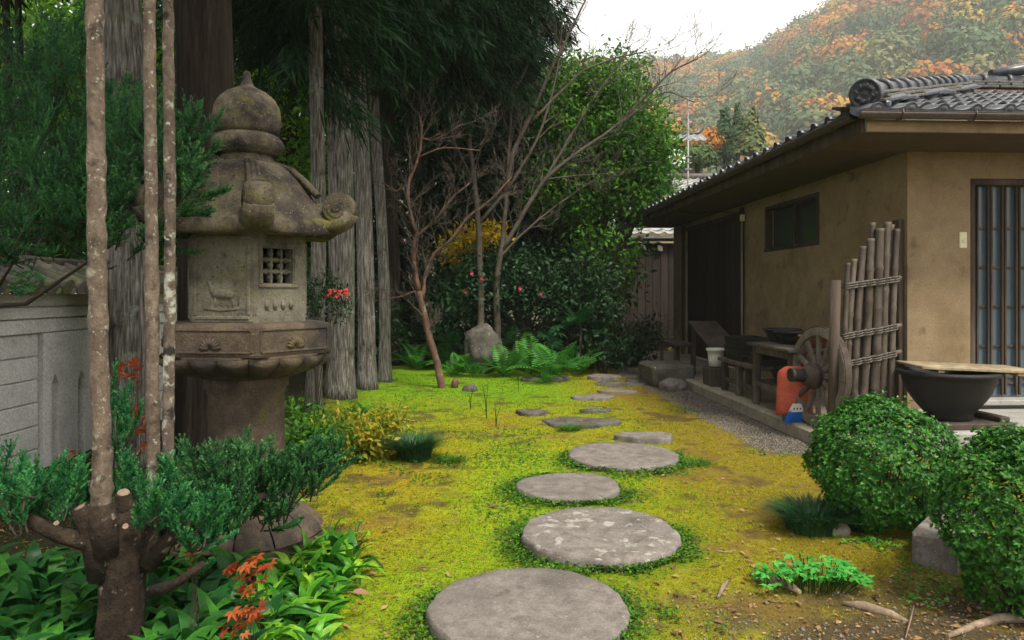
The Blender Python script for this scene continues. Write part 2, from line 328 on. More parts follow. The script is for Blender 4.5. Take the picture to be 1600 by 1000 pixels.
def zones(x, y):
    """weights of the ground kinds at x, y"""
    n1 = fbm(x * .9, y * .9, 21, 4); n2 = fbm(x * 2.7, y * 2.7, 31, 4); n3 = fbm(x * 7, y * 7, 41, 3)
    hx, hy = toH(x, y)
    gravel = sm(-1.85, -1.6, hx + .12 * n2) * sm(-1.2, -.9, hy + .2 * n2) * sm(9.5, 8.8, hy)
    dirt = .9 * sm(.4, 1.0, x + .35 * n2) * sm(3.45, 2.85, y + .30 * n2 - .16 * np.clip(x - 1, 0, 2))
    dirt = np.maximum(dirt, sm(.25, .6, n2 + .6 * n1) * .35 * sm(1.0, 2.0, x))
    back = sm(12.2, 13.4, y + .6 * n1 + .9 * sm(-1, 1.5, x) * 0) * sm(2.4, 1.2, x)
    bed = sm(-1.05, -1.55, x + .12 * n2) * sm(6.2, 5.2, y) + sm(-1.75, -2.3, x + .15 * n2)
    shade = np.clip(np.maximum(back, bed), 0, 1)  # ground kind: dark soil in the bed and under the back trees
    green = sm(7.2, 9.5, y + .6 * n1) * sm(1.3, .3, x)
    lime_glow = np.exp(-((x - .02) / .55) ** 2 - ((y - 4.9) / 1.5) ** 2) + .6 * np.exp(-((x + .5) / .5) ** 2 - ((y - 3.1) / .6) ** 2)  # lime moss; the central patch also paints in a luminous glow
    gold = np.exp(-((x + .75) / .7) ** 2 - ((y - 5.0) / 1.4) ** 2) + .8 * sm(.9, 1.6, x)
    near = np.zeros_like(x)
    for (sx, sy, sr) in STONES[:4]:
        r = np.hypot(x - sx, (y - sy)); near = np.maximum(near, sm(sr + .24 + .08 * n2, sr + .02, r + .05 * n3))
    return n1, n2, n3, gravel, dirt, shade, green, lime_glow, gold, near

def axis(fine0, fine1, step, far0, far1):
    a = list(np.arange(fine0, fine1, step)); s = step; v = fine1
    while v < far1: a.append(v); s *= 1.35; v += s
    s = step; v = fine0
    while v > far0: s *= 1.35; v -= s; a.insert(0, v)
    return np.array(a)
gx = axis(-4.6, 4.6, .042, -2500, 2500); gy = axis(2.3, 13.5, .045, -2500, 2500)
X, Y = np.meshgrid(gx, gy); Z = gz(X, Y)
V = np.stack([X, Y, Z], -1).reshape(-1, 3); nx, ny = len(gx), len(gy)
ii = (np.arange(ny - 1)[:, None] * nx + np.arange(nx - 1)[None, :]).ravel()
Q = np.stack([ii, ii + 1, ii + nx + 1, ii + nx], -1)
m_ground, t, o = _nt('moss_and_soil'); L = t.links
at = t.nodes.new('ShaderNodeAttribute'); at.attribute_name = 'gcol'
tc = t.nodes.new('ShaderNodeTexCoord')
n_a = _noise(t, tc.outputs['Object'], 22, 6, .7); n_b = _noise(t, tc.outputs['Object'], 120, 4, .7); n_c = _noise(t, tc.outputs['Object'], 9, 6, .75)
hs = t.nodes.new('ShaderNodeHueSaturation'); mr = t.nodes.new('ShaderNodeMapRange')
ad = t.nodes.new('ShaderNodeMath'); ad.operation = 'ADD'; L.new(n_a, ad.inputs[0]); L.new(n_b, ad.inputs[1])
mr.inputs['From Min'].default_value = .7; mr.inputs['From Max'].default_value = 1.3; mr.inputs['To Min'].default_value = .5; mr.inputs['To Max'].default_value = 1.4
L.new(ad.outputs[0], mr.inputs[0]); L.new(mr.outputs[0], hs.inputs['Value']); L.new(at.outputs['Color'], hs.inputs['Color'])
rr = _ramp(t, [(0, 0, 0), (1, 1, 1)], .58, .70); L.new(n_c, rr.inputs[0])
mx = t.nodes.new('ShaderNodeMixRGB'); mf = t.nodes.new('ShaderNodeMath'); mf.operation = 'MULTIPLY'; mf.inputs[1].default_value = .55; L.new(rr.outputs[0], mf.inputs[0]); L.new(mf.outputs[0], mx.inputs[0])
L.new(hs.outputs[0], mx.inputs[1]); mx.inputs[2].default_value = (.10, .075, .025, 1)
b = t.nodes.new('ShaderNodeBsdfPrincipled'); b.inputs['Roughness'].default_value = .95; b.inputs['Specular IOR Level'].default_value = .15
bp = t.nodes.new('ShaderNodeBump'); bp.inputs['Strength'].default_value = .9; bp.inputs['Distance'].default_value = .012; L.new(ad.outputs[0], bp.inputs['Height'])
L.new(mx.outputs[0], b.inputs['Base Color']); L.new(bp.outputs[0], b.inputs['Normal']); L.new(b.outputs[0], o.inputs[0])
me = npmesh('ground', V, Q, m_ground, smooth=True)
def mixc(c, k, w): return c * (1 - w[:, None]) + np.array(k)[None, :] * w[:, None]
def gcolor(x, y):
    n1, n2, n3, gravel, dirt, shade, green, lime_glow, gold, near = zones(x, y)
    c = np.tile(np.array([[.25, .25, .010]]), (len(x), 1))
    c = mixc(c, (.31, .235, .014), np.clip(gold + .5 * n2, 0, 1))
    c = mixc(c, (.22, .12, .03), .85 * sm(.10, .42, n2 * .7 + n3 * .5 + .1 * gold))
    c = mixc(c, (.22, .37, .010), np.clip(lime_glow * 1.0 + .45 * n1 + .3 * n3, 0, 1) * (1 - .6 * np.clip(gold, 0, 1)))
    c = mixc(c, (.13, .29, .008), green * .85)
    c = mixc(c, (.17, .125, .016), .75 * sm(.75, 1.5, x + .3 * n2))
    c = mixc(c, (.085, .06, .02), .8 * sm(.22, .45, n3 * .8 + n1 * .5))
    c = mixc(c, (.09, .16, .012), near * .5)
    c = mixc(c, (.072, .054, .033), dirt * sm(-.35, .15, n3 + n2 * .4 + .35))
    c = mixc(c, (.10, .085, .065), gravel)
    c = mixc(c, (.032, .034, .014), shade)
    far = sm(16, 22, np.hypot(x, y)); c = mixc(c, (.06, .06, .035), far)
    return c
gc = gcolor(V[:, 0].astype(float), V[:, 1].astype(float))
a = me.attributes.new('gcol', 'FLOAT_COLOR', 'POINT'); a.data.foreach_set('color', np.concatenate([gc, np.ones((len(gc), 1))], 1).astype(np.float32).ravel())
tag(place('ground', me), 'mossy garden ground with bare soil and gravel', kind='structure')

# ------------------------------------------------------------------ leaf makers (numpy)
def unit(v): return v / np.maximum(np.linalg.norm(v, axis=-1, keepdims=True), 1e-9)
def rdir(n): return unit(rng.normal(size=(n, 3)))
def leafquads(C, D, Nn, Ln, Wd, fold=.12, droop=.1):
    """one folded diamond leaf at each C pointing along D, face normal about Nn"""
    D = unit(D); Sd = unit(np.cross(D, Nn)); Nn = np.cross(Sd, D)
    Ln = np.broadcast_to(np.asarray(Ln, float), (len(C),))[:, None]; Wd = np.broadcast_to(np.asarray(Wd, float), (len(C),))[:, None]
    a = C; t_ = C + D * Ln - Nn * droop * Ln
    l = C + D * Ln * .45 + Sd * Wd * .5 + Nn * fold * Wd; r = C + D * Ln * .45 - Sd * Wd * .5 + Nn * fold * Wd
    V = np.stack([a, r, t_, l], 1).reshape(-1, 3); k = np.arange(len(C)) * 4
    return V, np.stack([k, k + 1, k + 2, k + 3], -1)
def tris(C, D, Sd, Ln, Wd):
    Ln = np.broadcast_to(np.asarray(Ln, float), (len(C),))[:, None]; Wd = np.broadcast_to(np.asarray(Wd, float), (len(C),))[:, None]
    V = np.stack([C - Sd * Wd / 2, C + Sd * Wd / 2, C + D * Ln], 1).reshape(-1, 3); k = np.arange(len(C)) * 3
    return V, np.stack([k, k + 1, k + 2], -1)
def blobpts(blobs, n, shell=.55):
    """points in a union of ellipsoids (cx,cy,cz,rx,ry,rz), biased to the shell"""
    w = np.array([b_[3] * b_[4] * b_[5] for b_ in blobs]) ** .67; idx = rng.choice(len(blobs), n, p=w / w.sum())
    B = np.array(blobs)[idx]; d = rdir(n); r = rng.uniform(shell ** 3, 1, n) ** (1 / 3)
    return B[:, :3] + d * r[:, None] * B[:, 3:], d
def crown_mesh(name, blobs, nclump, per, crad, lsize, mat, shell=.5, flat=.0, aspect=.45, out=.7, var_clump=.25, droop=0.0):
    C, d = blobpts(blobs, nclump, shell)
    cv = rng.uniform(0, 1, nclump)
    CC = np.repeat(C, per, 0) + rng.normal(size=(nclump * per, 3)) * crad * np.array([1, 1, 1 - flat * .6])
    dd = np.repeat(d, per, 0); n = len(CC)
    D = unit(rdir(n) + out * dd + np.array([0, 0, -droop])); Nn = unit(rdir(n) * .9 + np.array([0, 0, 1.0]) + .4 * dd)
    Ln = lsize * rng.uniform(.65, 1.25, n)
    V_, Q_ = leafquads(CC, D, Nn, Ln, Ln * aspect)
    var = np.clip(np.repeat(cv, per) * var_clump * 2 + rng.uniform(0, 1, n) * (1 - var_clump) - var_clump * .4, 0, 1)
    return npmesh(name, V_, Q_, mat, var)

# ------------------------------------------------------------------ moss tufts and ground cover (stuff)
def in_stone(x, y, grow=0.0):
    m = np.zeros(len(x), bool)
    for (sx, sy, sr) in STONES: m |= np.hypot(x - sx, y - sy) < sr + grow
    return m
def frustum_pts(n, d0, d1, bias=1.0):
    d = (rng.uniform(0, 1, n) ** bias); d = 1 / (1 / d0 + (1 / d1 - 1 / d0) * d)      # denser near the camera
    x = rng.uniform(-.72, .74, n) * d
    return x, d
def tuft_mesh(x, y, size, nb, mat, name, spread=.8, wid=.35):
    n = len(x); C = np.stack([x, y, gz(x, y) - .003], -1)
    C = np.repeat(C, nb, 0); sz = np.repeat(size, nb) * rng.uniform(.6, 1.2, n * nb)
    an = rng.uniform(0, 2 * PI, n * nb); D = unit(np.stack([np.cos(an) * spread, np.sin(an) * spread, np.ones(n * nb)], -1))
    Sd = np.stack([-np.sin(an), np.cos(an), 0 * an], -1)
    V_, T_ = tris(C, D, Sd, sz, sz * wid)
    return npmesh(name, V_, T_, mat, np.clip(np.repeat(rng.uniform(0, 1, n), nb) * .6 + rng.uniform(0, .4, n * nb), 0, 1))
x, y = frustum_pts(150000, 2.55, 11.5, .8)
n1, n2, n3, gravel, dirt, shade, green, lime_glow, gold, near = zones(x, y)
keep = ~in_stone(x, y, -.01) & (rng.uniform(0, 1, len(x)) > np.maximum(np.maximum(dirt * 1.1, gravel), shade * .9)) & (n3 + .6 * n2 < .30 - .22 * sm(.8, 1.6, x)) & (x < 3.0)
x, y = x[keep], y[keep]; n1, n2, n3, gold, lime_glow, green, near = [q[keep] for q in (n1, n2, n3, gold, lime_glow, green, near)]
isg = rng.uniform(0, 1, len(x)) < np.clip(.40 + .7 * lime_glow + .5 * green + .5 * n1 - .45 * gold + near, .08, 1)
sz = .006 + .0021 * y
tag(place('golden_moss', tuft_mesh(x[~isg], y[~isg], sz[~isg], 3, f_mossy, 'golden_moss')), 'golden yellow moss covering the garden ground', 'moss', kind='stuff')
tag(place('green_moss', tuft_mesh(x[isg], y[isg], sz[isg], 3, f_mossg, 'green_moss')), 'fresh green moss patches between the stepping stones', 'moss', kind='stuff')
# small-leaved cover hugging the stones, heavier on the near side
xs, ys = [], []
for (sx, sy, sr), k in zip(STONES[:4], (3600, 4600, 2400, 2600)):
    an = rng.uniform(0, 2 * PI, k); side = .35 + .65 * (1 - np.sin(an)) / 2
    r = sr - .005 + np.abs(rng.normal(0, 1, k)) * .10 * (side ** 1.6) * np.clip(1.0 + 1.1 * vnoise(an * 2.6, an * 0 + sx * 9, 5), .15, 3)
    xs.append(sx + r * np.cos(an)); ys.append(sy + r * np.sin(an))
x2, y2 = frustum_pts(60000, 2.7, 9, .9); nn = fbm(x2 * 1.6, y2 * 1.6, 77, 4); z2 = zones(x2, y2)
k2 = (nn > .30) & (z2[3] < .4) & (x2 < 2.4) & (z2[4] < .7) & (x2 > -2.2); xs.append(x2[k2]); ys.append(y2[k2])
x = np.concatenate(xs); y = np.concatenate(ys); k = ~in_stone(x, y, -.012); x, y = x[k], y[k]
C = np.stack([x, y, gz(x, y) + rng.uniform(0, .028, len(x))], -1); an = rng.uniform(0, 2 * PI, len(x))
D = np.stack([np.cos(an), np.sin(an), rng.uniform(.1, .9, len(x))], -1); Ln = (.010 + .0022 * y) * rng.uniform(.6, 1.3, len(x))
V_, Q_ = leafquads(C, D, np.tile([0, 0, 1.0], (len(x), 1)) + rdir(len(x)) * .4, Ln, Ln * .75)
tag(place('ground_cover', npmesh('ground_cover', V_, Q_, f_cover, rng.uniform(0, 1, len(x)))), 'dark small-leaved ground cover hugging the stepping stones', 'ground cover', kind='stuff')
# little stones, crumbs and litter on the bare soil and gravel
def pebble_mesh(name, x, y, r, mat):
    base = np.array([[1, 0, 0], [-1, 0, 0], [0, 1, 0], [0, -1, 0], [0, 0, .7], [0, 0, -.7]], float)
    tf = np.array([[0, 2, 4], [2, 1, 4], [1, 3, 4], [3, 0, 4], [2, 0, 5], [1, 2, 5], [3, 1, 5], [0, 3, 5]])
    n = len(x); V_ = base[None] * r[:, None, None] * rng.uniform(.6, 1.2, (n, 6, 1)); a = rng.uniform(0, 6.28, n); ca, sa = np.cos(a)[:, None], np.sin(a)[:, None]
    V_ = np.stack([V_[..., 0] * ca - V_[..., 1] * sa, V_[..., 0] * sa + V_[..., 1] * ca, V_[..., 2]], -1) + np.stack([x, y, gz(x, y) + r * .15], -1)[:, None]
    return npmesh(name, V_.reshape(-1, 3), (tf[None] + (np.arange(n) * 6)[:, None, None]).reshape(-1, 3), mat, smooth=False)
m_peb = M('gravel_grain', [(.06, .052, .042), (.14, .125, .105), (.30, .28, .25)], 60, .9, 0, world=True)
hx = rng.uniform(-1.80, -1.27, 7500); hy = rng.uniform(-1.0, 6.5, 9000); pts = np.array([HL(a_, b_)[:2] for a_, b_ in zip(hx, hy)])
px_, py_ = frustum_pts(16000, 2.6, 4.6); zz = zones(px_, py_); kk = rng.uniform(0, 1, len(px_)) < np.maximum(zz[4] * .35, .012) * (zz[5] < .4); kk &= ~in_stone(px_, py_)
x = np.concatenate([pts[:, 0], px_[kk]]); y = np.concatenate([pts[:, 1], py_[kk]])
r = np.concatenate([rng.uniform(.006, .014, len(pts)), np.clip(rng.lognormal(-5.2, .5, kk.sum()), .002, .016)])
tag(place('gravel', pebble_mesh('gravel', x, y, r, m_peb)), 'small grey gravel along the kerb and on bare soil', 'gravel', kind='stuff')
x, y = frustum_pts(11000, 2.6, 9); zz = zones(x, y); k = (~in_stone(x, y)) & (x < 2.6); x, y = x[k], y[k]; n = len(x)
an = rng.uniform(0, 2 * PI, n); D = np.stack([np.cos(an), np.sin(an), rng.uniform(-.1, .25, n)], -1); Ln = np.where(rng.uniform(0, 1, n) < .06, rng.uniform(.03, .055, n), rng.uniform(.008, .026, n))
V_, Q_ = leafquads(np.stack([x, y, gz(x, y) + .010], -1), D, np.tile([0, 0, 1.0], (n, 1)) + rdir(n) * .5, Ln, Ln * .4)
m_litter = FM('brown_litter', [(.10, .05, .025), (.22, .12, .05), (.34, .22, .10)], .8, .1)
tag(place('leaf_litter', npmesh('leaf_litter', V_, Q_, m_litter, rng.uniform(0, 1, n))), 'brown fallen needles and leaf crumbs on moss', 'leaf litter', kind='stuff')

# ------------------------------------------------------------------ stepping stones
def slab(name, label, group, c, rad, thick, mat, seed, n=56, squash=1.0, irregular=.02, tilt=(0, 0), rz=0.0, cat='stepping stone', top=None, rings=6):
    R = random.Random(seed); ph = [R.uniform(0, 6.28) for _ in range(6)]
    def rr_(a): return rad * (1 + irregular * (math.sin(2 * a + ph[0]) + .8 * math.sin(3 * a + ph[1]) + .6 * math.sin(5 * a + ph[2])) + .006 * math.sin(17 * a + ph[3]) + .009 * math.sin(9 * a + ph[4]) + .005 * math.sin(31 * a + ph[5]))
    mb = MB(); V = []; prof = [(.97, -.12), (1.0, -.02), (1.005, thick - .02), (.992, thick - .006), (.975, thick)] + [(.975 * (1 - (i + 1) / rings), thick) for i in range(rings - 1)]
    for k, z in prof:
        for j in range(n):
            a = 2 * PI * j / n; r = rr_(a) * k * (1 + (R.uniform(-.007, .005) if k > .97 else 0))
            zz = z + (.004 * math.sin(3 * r / rad * 4 + ph[5] + 2 * a) + R.uniform(-.0015, .0015) if k < .98 else R.uniform(-.003, .003))
            V.append((r * math.cos(a), r * math.sin(a) * squash, zz))
    Fs = [(i * n + j, i * n + (j + 1) % n, (i + 1) * n + (j + 1) % n, (i + 1) * n + j) for i in range(len(prof) - 1) for j in range(n)]
    V.append((0, 0, thick)); k0 = (len(prof) - 1) * n; Fs += [(k0 + j, k0 + (j + 1) % n, len(V) - 1) for j in range(n)]
    mb.add(V, Fs, True)
    o = mb.build(name, mat, None, c, (tilt[0], tilt[1], rz)); return tag(o, label, cat, group)
labs = ['largest and nearest round grey stepping stone at the bottom of the picture', 'second round stepping stone from the camera, freckled with pale lichen',
        'smallest round stepping stone, third from the camera, in bright moss', 'farthest of the four round stepping stones, plain grey top']
for i, ((x, y, r), lb) in enumerate(zip(round_stones, labs)):
    slab('round_stepping_stone', lb, 'round stepping stones', (x, y, gzf(x, y)), r, (.055, .05, .045, .05)[i], m_stonel if i == 1 else m_stone, i + 3, 72, 1.0, .006, ((.004, .0), (.012, -.01), (.0, .008), (-.01, 0))[i], 1.1 * i)
nat = [(1010, 683, 84, 20, 'small pale angular stepping stone beyond the round ones', .09), (905, 657, 108, 18, 'long dark flat stone half sunk in moss beyond the round stones', .05),
       (832, 643, 52, 14, 'small flat greenish stone at the left of the far path', .06), (927, 618, 66, 15, 'flat grey stepping stone on the far path', .05),
       (965, 609, 56, 9, 'thin pale stepping stone just behind the flat grey one', .05), (930, 640, 44, 12, 'sunken brown stone between the far path stones', .05),
       (944, 589, 54, 13, 'rounded pale stone at the path edge below the ferns', .08), (1006, 594, 54, 15, 'dark thick stepping stone in front of the step block', .07),
       (1000, 577, 46, 10, 'pale flat stone at the end of the path', .06), (850, 590, 70, 20, 'dark low flat rock in front of the ferns', .09), (965, 598, 74, 12, 'wide dark sunken stone across the far path', .05)]
for i, (px, py, w, hh, lb, th) in enumerate(nat):
    p = G(px, py, .03); r = w / 2 / F * p.y; STONES.append((p.x, p.y, r * .8))
    slab('natural_stepping_stone', lb, 'natural stones of the far path', (p.x, p.y, gzf(p.x, p.y) - .012), r, th * .8, m_stone if 'pale' in lb or 'grey' in lb else m_rock, 40 + i, 32, .75, .11, (random.uniform(-.03, .03), random.uniform(-.03, .03)), 0)
def boulder(name, label, c, size, mat, seed, cat='rock', sub=4, flat=.0, rough=.16, group=None, rz=0):
    bm = bmesh.new(); bmesh.ops.create_icosphere(bm, subdivisions=sub, radius=1); R = random.Random(seed)
    from mathutils import noise as NZ
    off = Vector((R.uniform(0, 50), R.uniform(0, 50), R.uniform(0, 50)))
    for v in bm.verts:
        p = v.co.copy(); q = p * (1 + rough * NZ.noise(p * 1.3 + off) * 1.6 + rough * .5 * NZ.noise(p * 3.1 + off) + .05 * NZ.noise(p * 8 + off))
        if flat and q.z > flat: q.z = flat + (q.z - flat) * .2
        v.co = Vector((q.x * size[0], q.y * size[1], q.z * size[2]))
    me = bpy.data.meshes.new(name); bm.to_mesh(me); bm.free(); me.materials.append(mat)
    me.polygons.foreach_set('use_smooth', np.ones(len(me.polygons), bool))
    return tag(place(name, me, None, c, (0, 0, rz)), label, cat, group)
# ------------------------------------------------------------------ the house
house = empty('house', HC, HR, 'ochre plastered house with dark tiled hip roof and deep eaves', 'house')
EZ = 2.80; SL = .33; SA = math.atan(SL); EX, EY = -.95, -.90; YF = 8.3     # eave line
mb = MB(); mb.box((.31, .075, 1.45), (.62, .15, 2.5)); mb.box((1.7, .075, 2.545), (2.16, .15, .31)); mb.box((3.3, .075, 1.45), (1.04, .15, 2.5))
mb.build('front_wall', m_plas, house)
mb = MB()
def sw(y0, y1, z0, z1): mb.box((.075, (y0 + y1) / 2, (z0 + z1) / 2), (.15, y1 - y0, z1 - z0))
sw(.15, 1.79, .05, 2.7); sw(1.79, 3.39, .05, 1.87); sw(1.79, 3.39, 2.5, 2.7); sw(3.39, 4.3, .05, 2.7); sw(4.3, 7.35, 2.56, 2.7); sw(7.35, 8.2, .05, 2.7)
mb.box((2.0, 8.125, 1.375), (3.7, .15, 2.65))
mb.build('side_wall', m_plas, house)
MB().box((-.028, .10, 1.05), (.055, .11, 1.9), .006).build('corner_strip', m_wood, house)  # dark upright strip at the corner, up to the fence top
mb = MB(); mb.box((-.02, 7.40, 1.35), (.05, .10, 2.5), .005).build('door_post', m_wood, house)
MB().box((-.02, 4.26, 1.35), (.05, .09, 2.5), .005).build('door_post', m_wood, house)
# lattice door
door = MB().box((1.66, .115, 1.33), (2.04, .02, 2.08)).build('lattice_door', m_glassd, house)
mb = MB(); mb.box((.655, .055, 1.33), (.05, .09, 2.1), .005); mb.box((1.66, .055, 2.36), (2.06, .09, .055), .005); mb.box((2.665, .055, 1.33), (.05, .09, 2.1), .005)
mb.build('door_frame', m_wood, door)
bar = MB().box((0, 0, 0), (.02, .028, 2.02), .004).mesh('bar', m_wood); rail = MB().box((0, 0, 0), (1.94, .022, .024), .004).mesh('rail', m_wood)
for i in range(14):
    x = .72 + .142 * i
    for dx in (-.017, .017): place('lattice_bar', bar, door, (x + dx, .072, 1.32))
for z in (.42, .48, .78, 1.16, 1.54, 1.92): place('lattice_rail', rail, door, (1.66, .096, z))
MB().box((1.66, -.02, .262), (2.14, .22, .05), .008).build('door_sill', m_plat, door)
pl = MB().box((.545, -.006, 1.80), (.075, .014, .155), .006).build('doorbell_plate', m_cream, house)
MB().box((.545, -.016, 1.79), (.03, .008, .03), .003).build('button', m_white, pl)
# side window
win = MB().box((.10, 2.59, 2.185), (.02, 1.5, .60)).build('window', m_glassk, house)
fr = MB(); fr.box((.03, 2.59, 2.475), (.10, 1.6, .05), .005); fr.box((.03, 2.59, 1.895), (.12, 1.62, .05), .005); fr.box((.03, 1.815, 2.185), (.10, .05, .53), .005); fr.box((.03, 3.365, 2.185), (.10, .05, .53), .005); fr.box((.06, 2.56, 2.185), (.05, .04, .53), .004)
fr.build('window_frame', m_wood, win)
# plank door
pd = MB().box((.075, 5.83, 1.33), (.02, 3.0, 2.46)).build('plank_door', m_wood, house)
bd = MB().box((0, 0, 0), (.03, .196, 2.44), .004).mesh('plank', m_dshed)
for i in range(15): place('plank', bd, pd, (.05 + random.uniform(-.002, .002), 4.42 + .2 * i, 1.33))
MB().box((.035, 5.83, 2.52), (.08, 3.0, .07), .005).build('door_lintel', m_wood, pd)
# downpipe, cable
dp = MB().tube([(-.06, 4.16, 2.45), (-.06, 4.16, .15)], .016, 8).build('downpipe', M('grey_pipe', [(.20, .18, .15), (.27, .25, .21)], 5, .6, 0), house)
MB().box((-.05, 4.17, 2.43), (.06, .07, .10), .01).build('junction_box', m_cream, dp)
MB().tube([(-.85, 4.9, 2.62), (-.6, 4.75, 2.56), (-.3, 4.5, 2.56), (-.06, 4.2, 2.50)], .006, 5).build('cable', m_black, house)
# soffit, fascia, gutter
mb = MB(); mb.box((1.7, (EY + .1) / 2, 2.655), (5.1, abs(EY + .1) - .004, .03)); mb.box(((EX + .1) / 2, 4.16, 2.655), (abs(EX + .1) - .004, 8.3, .03))
mb.build('soffit', m_soff, house)
mb = MB(); mb.box((1.68, EY + .085, 2.69), (5.06, .03, .10), .004).build('front_fascia', m_plas, house)
MB().box((EX + .085, 3.7, 2.70), (.03, 9.0, .13), .004).build('side_fascia', m_wood, house)
def gutter(name, a, b, par):
    a = Vector(a); b = Vector(b); t_ = (b - a).normalized(); w = t_.cross(Vector((0, 0, 1))); n = 8; V = []
    for p in (a, b):
        for r in (.052, .047):
            for j in range(n + 1): an = PI + PI * j / n; V.append(p + w * math.cos(an) * r + Vector((0, 0, math.sin(an) * r)))
    k = n + 1; Fs = [(j, j + 1, 2 * k + j + 1, 2 * k + j) for j in range(n)] + [(k + j, 3 * k + j, 3 * k + j + 1, k + j + 1) for j in range(n)] + [(0, 2 * k, 3 * k, k), (n, k + n, 3 * k + n, 2 * k + n)]
    m_ = MB(); m_.add(V, Fs, True)
    for s_ in (.0495, -.0495): m_.tube([a + w * s_, b + w * s_], .005, 6)
    g = m_.build(name, m_gutter, par); return g
gf = gutter('front_gutter', (EX - .02, EY - .015, EZ - .02), (4.2, EY - .015, EZ - .02), house)
gs = gutter('side_gutter', (EX - .015, EY + .05, EZ - .02), (EX - .015, YF, EZ - .02), house)
brk = MB().tube([(0, .055, .03), (0, -.055, .012), (0, -.058, -.02), (0, -.03, -.058), (0, .03, -.06), (0, .07, -.02)], .006, 5).mesh('gutter_bracket', m_gutter)
for i in range(6): place('gutter_bracket', brk, gf, (-.62 + .62 * i, EY - .015, EZ - .02))
for i in range(13): place('gutter_bracket', brk, gs, (EX - .015, -.5 + .68 * i, EZ - .02), (0, 0, -PI / 2))
# tiles
TW, TL = .28, .235
def tile_profile():
    xs = np.linspace(0, TW + .012, 13)
    return [(x, (-.017 * math.sin(PI * min(x, .18) / .18) if x < .18 else .034 * math.sin(PI * min(1, (x - .18) / .105)))) for x in xs]
def tile_mesh(name, mat, eave=False):
    pr = tile_profile(); n = len(pr); Lt = .295; th = .018; V = []
    for y, dz in ((0, 0), (Lt, -.006)):
        for x, z in pr: V.append((x, y, z + dz))
    for y, dz in ((0, -th), (Lt, -th - .006)):
        for x, z in pr: V.append((x, y, z + dz))
    Fs = [(j, j + 1, n + j + 1, n + j) for j in range(n - 1)] + [(2 * n + j, 3 * n + j, 3 * n + j + 1, 2 * n + j + 1) for j in range(n - 1)] + [(j, 2 * n + j, 2 * n + j + 1, j + 1) for j in range(n - 1)]
    Fs += [(0, n, 3 * n, 2 * n), (n - 1, 3 * n - 1, 4 * n - 1, 2 * n - 1)]
    m_ = MB(); m_.add(V, Fs, False); m_.sm[:n - 1] = [True] * (n - 1)
    if eave:
        k = len(m_.v); V = []
        for yy in (-.012, .004):
            for x, z in pr[:9]: V += [(x, yy, z + .004), (x, yy, z - .05 - .012 * math.sin(PI * x / .18))]
        Fs = [(2 * j, 2 * j + 1, 2 * j + 3, 2 * j + 2) for j in range(8)] + [(18 + 2 * j, 20 + 2 * j, 21 + 2 * j, 19 + 2 * j) for j in range(8)] + [(2 * j, 2 * j + 2, 20 + 2 * j, 18 + 2 * j) for j in range(8)] + [(2 * j + 1, 19 + 2 * j, 21 + 2 * j, 2 * j + 3) for j in range(8)]
        m_.add(V, Fs, False)
        c = (.235, 0, -.012); V = []; nn_ = 18
        for (r, yy) in ((.052, .01), (.054, -.012), (.050, -.018), (.030, -.016), (.012, -.022)):
            for j in range(nn_): a = 2 * PI * j / nn_; V.append((c[0] + r * math.cos(a), yy, c[2] + r * math.sin(a)))
        Fs = [(i * nn_ + j, i * nn_ + (j + 1) % nn_, (i + 1) * nn_ + (j + 1) % nn_, (i + 1) * nn_ + j) for i in range(4) for j in range(nn_)] + [tuple(4 * nn_ + j for j in range(nn_))]
        m_.add(V, Fs, False)
    return m_.mesh(name, mat)
tm = tile_mesh('roof_tile', m_tile); te = tile_mesh('eave_tile', m_tile, True)
roof = MB()
AP = 2.76                                                # run from eave to ridge
zr = EZ + SL * AP; xr, yr = EX + AP, EY + AP
roof.add([(EX, EY, EZ - .01), (4.3, EY, EZ - .01), (4.3, yr, zr - .03), (xr, yr, zr - .03), (xr, YF, zr - .03), (EX, YF, EZ - .01), (EX, EY, EZ - .06), (4.3, EY, EZ - .06), (EX, YF, EZ - .06)],
         [(0, 1, 2, 3), (0, 3, 4, 5), (0, 6, 7, 1), (5, 8, 6, 0)])
roof = roof.build('roof', m_tile, house)
k = 0
for r in range(12):
    y = EY - .03 + TL * r * math.cos(SA); z = EZ + .022 + TL * r * math.sin(SA)
    for c in range(18):
        x = EX - .10 + TW * c
        if x + TW * .5 < EX + (y - EY) - .02 or x > 4.0: continue
        jz = random.uniform(-.004, .004)
        place('eave_tile' if r == 0 else 'roof_tile', te if r == 0 else tm, roof, (x, y + random.uniform(-.008, .008), z + jz), (SA - .07 + random.uniform(-.01, .01), 0, random.uniform(-.012, .012)))
for c in range(33):
    y = EY + .13 + TW * c
    place('eave_tile', te, roof, (EX - .03, y + TW, EZ + .022 + random.uniform(-.003, .003)), (SA - .07, 0, -PI / 2 + random.uniform(-.012, .012)))
# the upper courses of the long side slope, hardly seen: one piece
V0 = np.array([v.co[:] for v in tm.vertices]); allV, allF = [], []; polys = [list(p.vertices) for p in tm.polygons]; off = 0
for r in range(1, 12):
    for c in range(33):
        x = EX - .03 + TL * r * math.cos(SA); y = EY + .13 + TW * c + TW
        if y - TW * .5 < EY + (x - EX): continue
        Mx = Matrix.Translation((x, y, EZ + .022 + TL * r * math.sin(SA))) @ Euler((SA - .07, 0, -PI / 2)).to_matrix().to_4x4()
        A = np.array(Mx); allV.append(V0 @ A[:3, :3].T + A[:3, 3]); allF += [[i + off for i in p] for p in polys]; off += len(V0)
mm = MB(); mm.v = [tuple(v) for v in np.concatenate(allV)]; mm.f = allF; mm.sm = [False] * len(allF)
tag(mm.build('side_slope_tiles', m_tile, roof), kind='stuff')
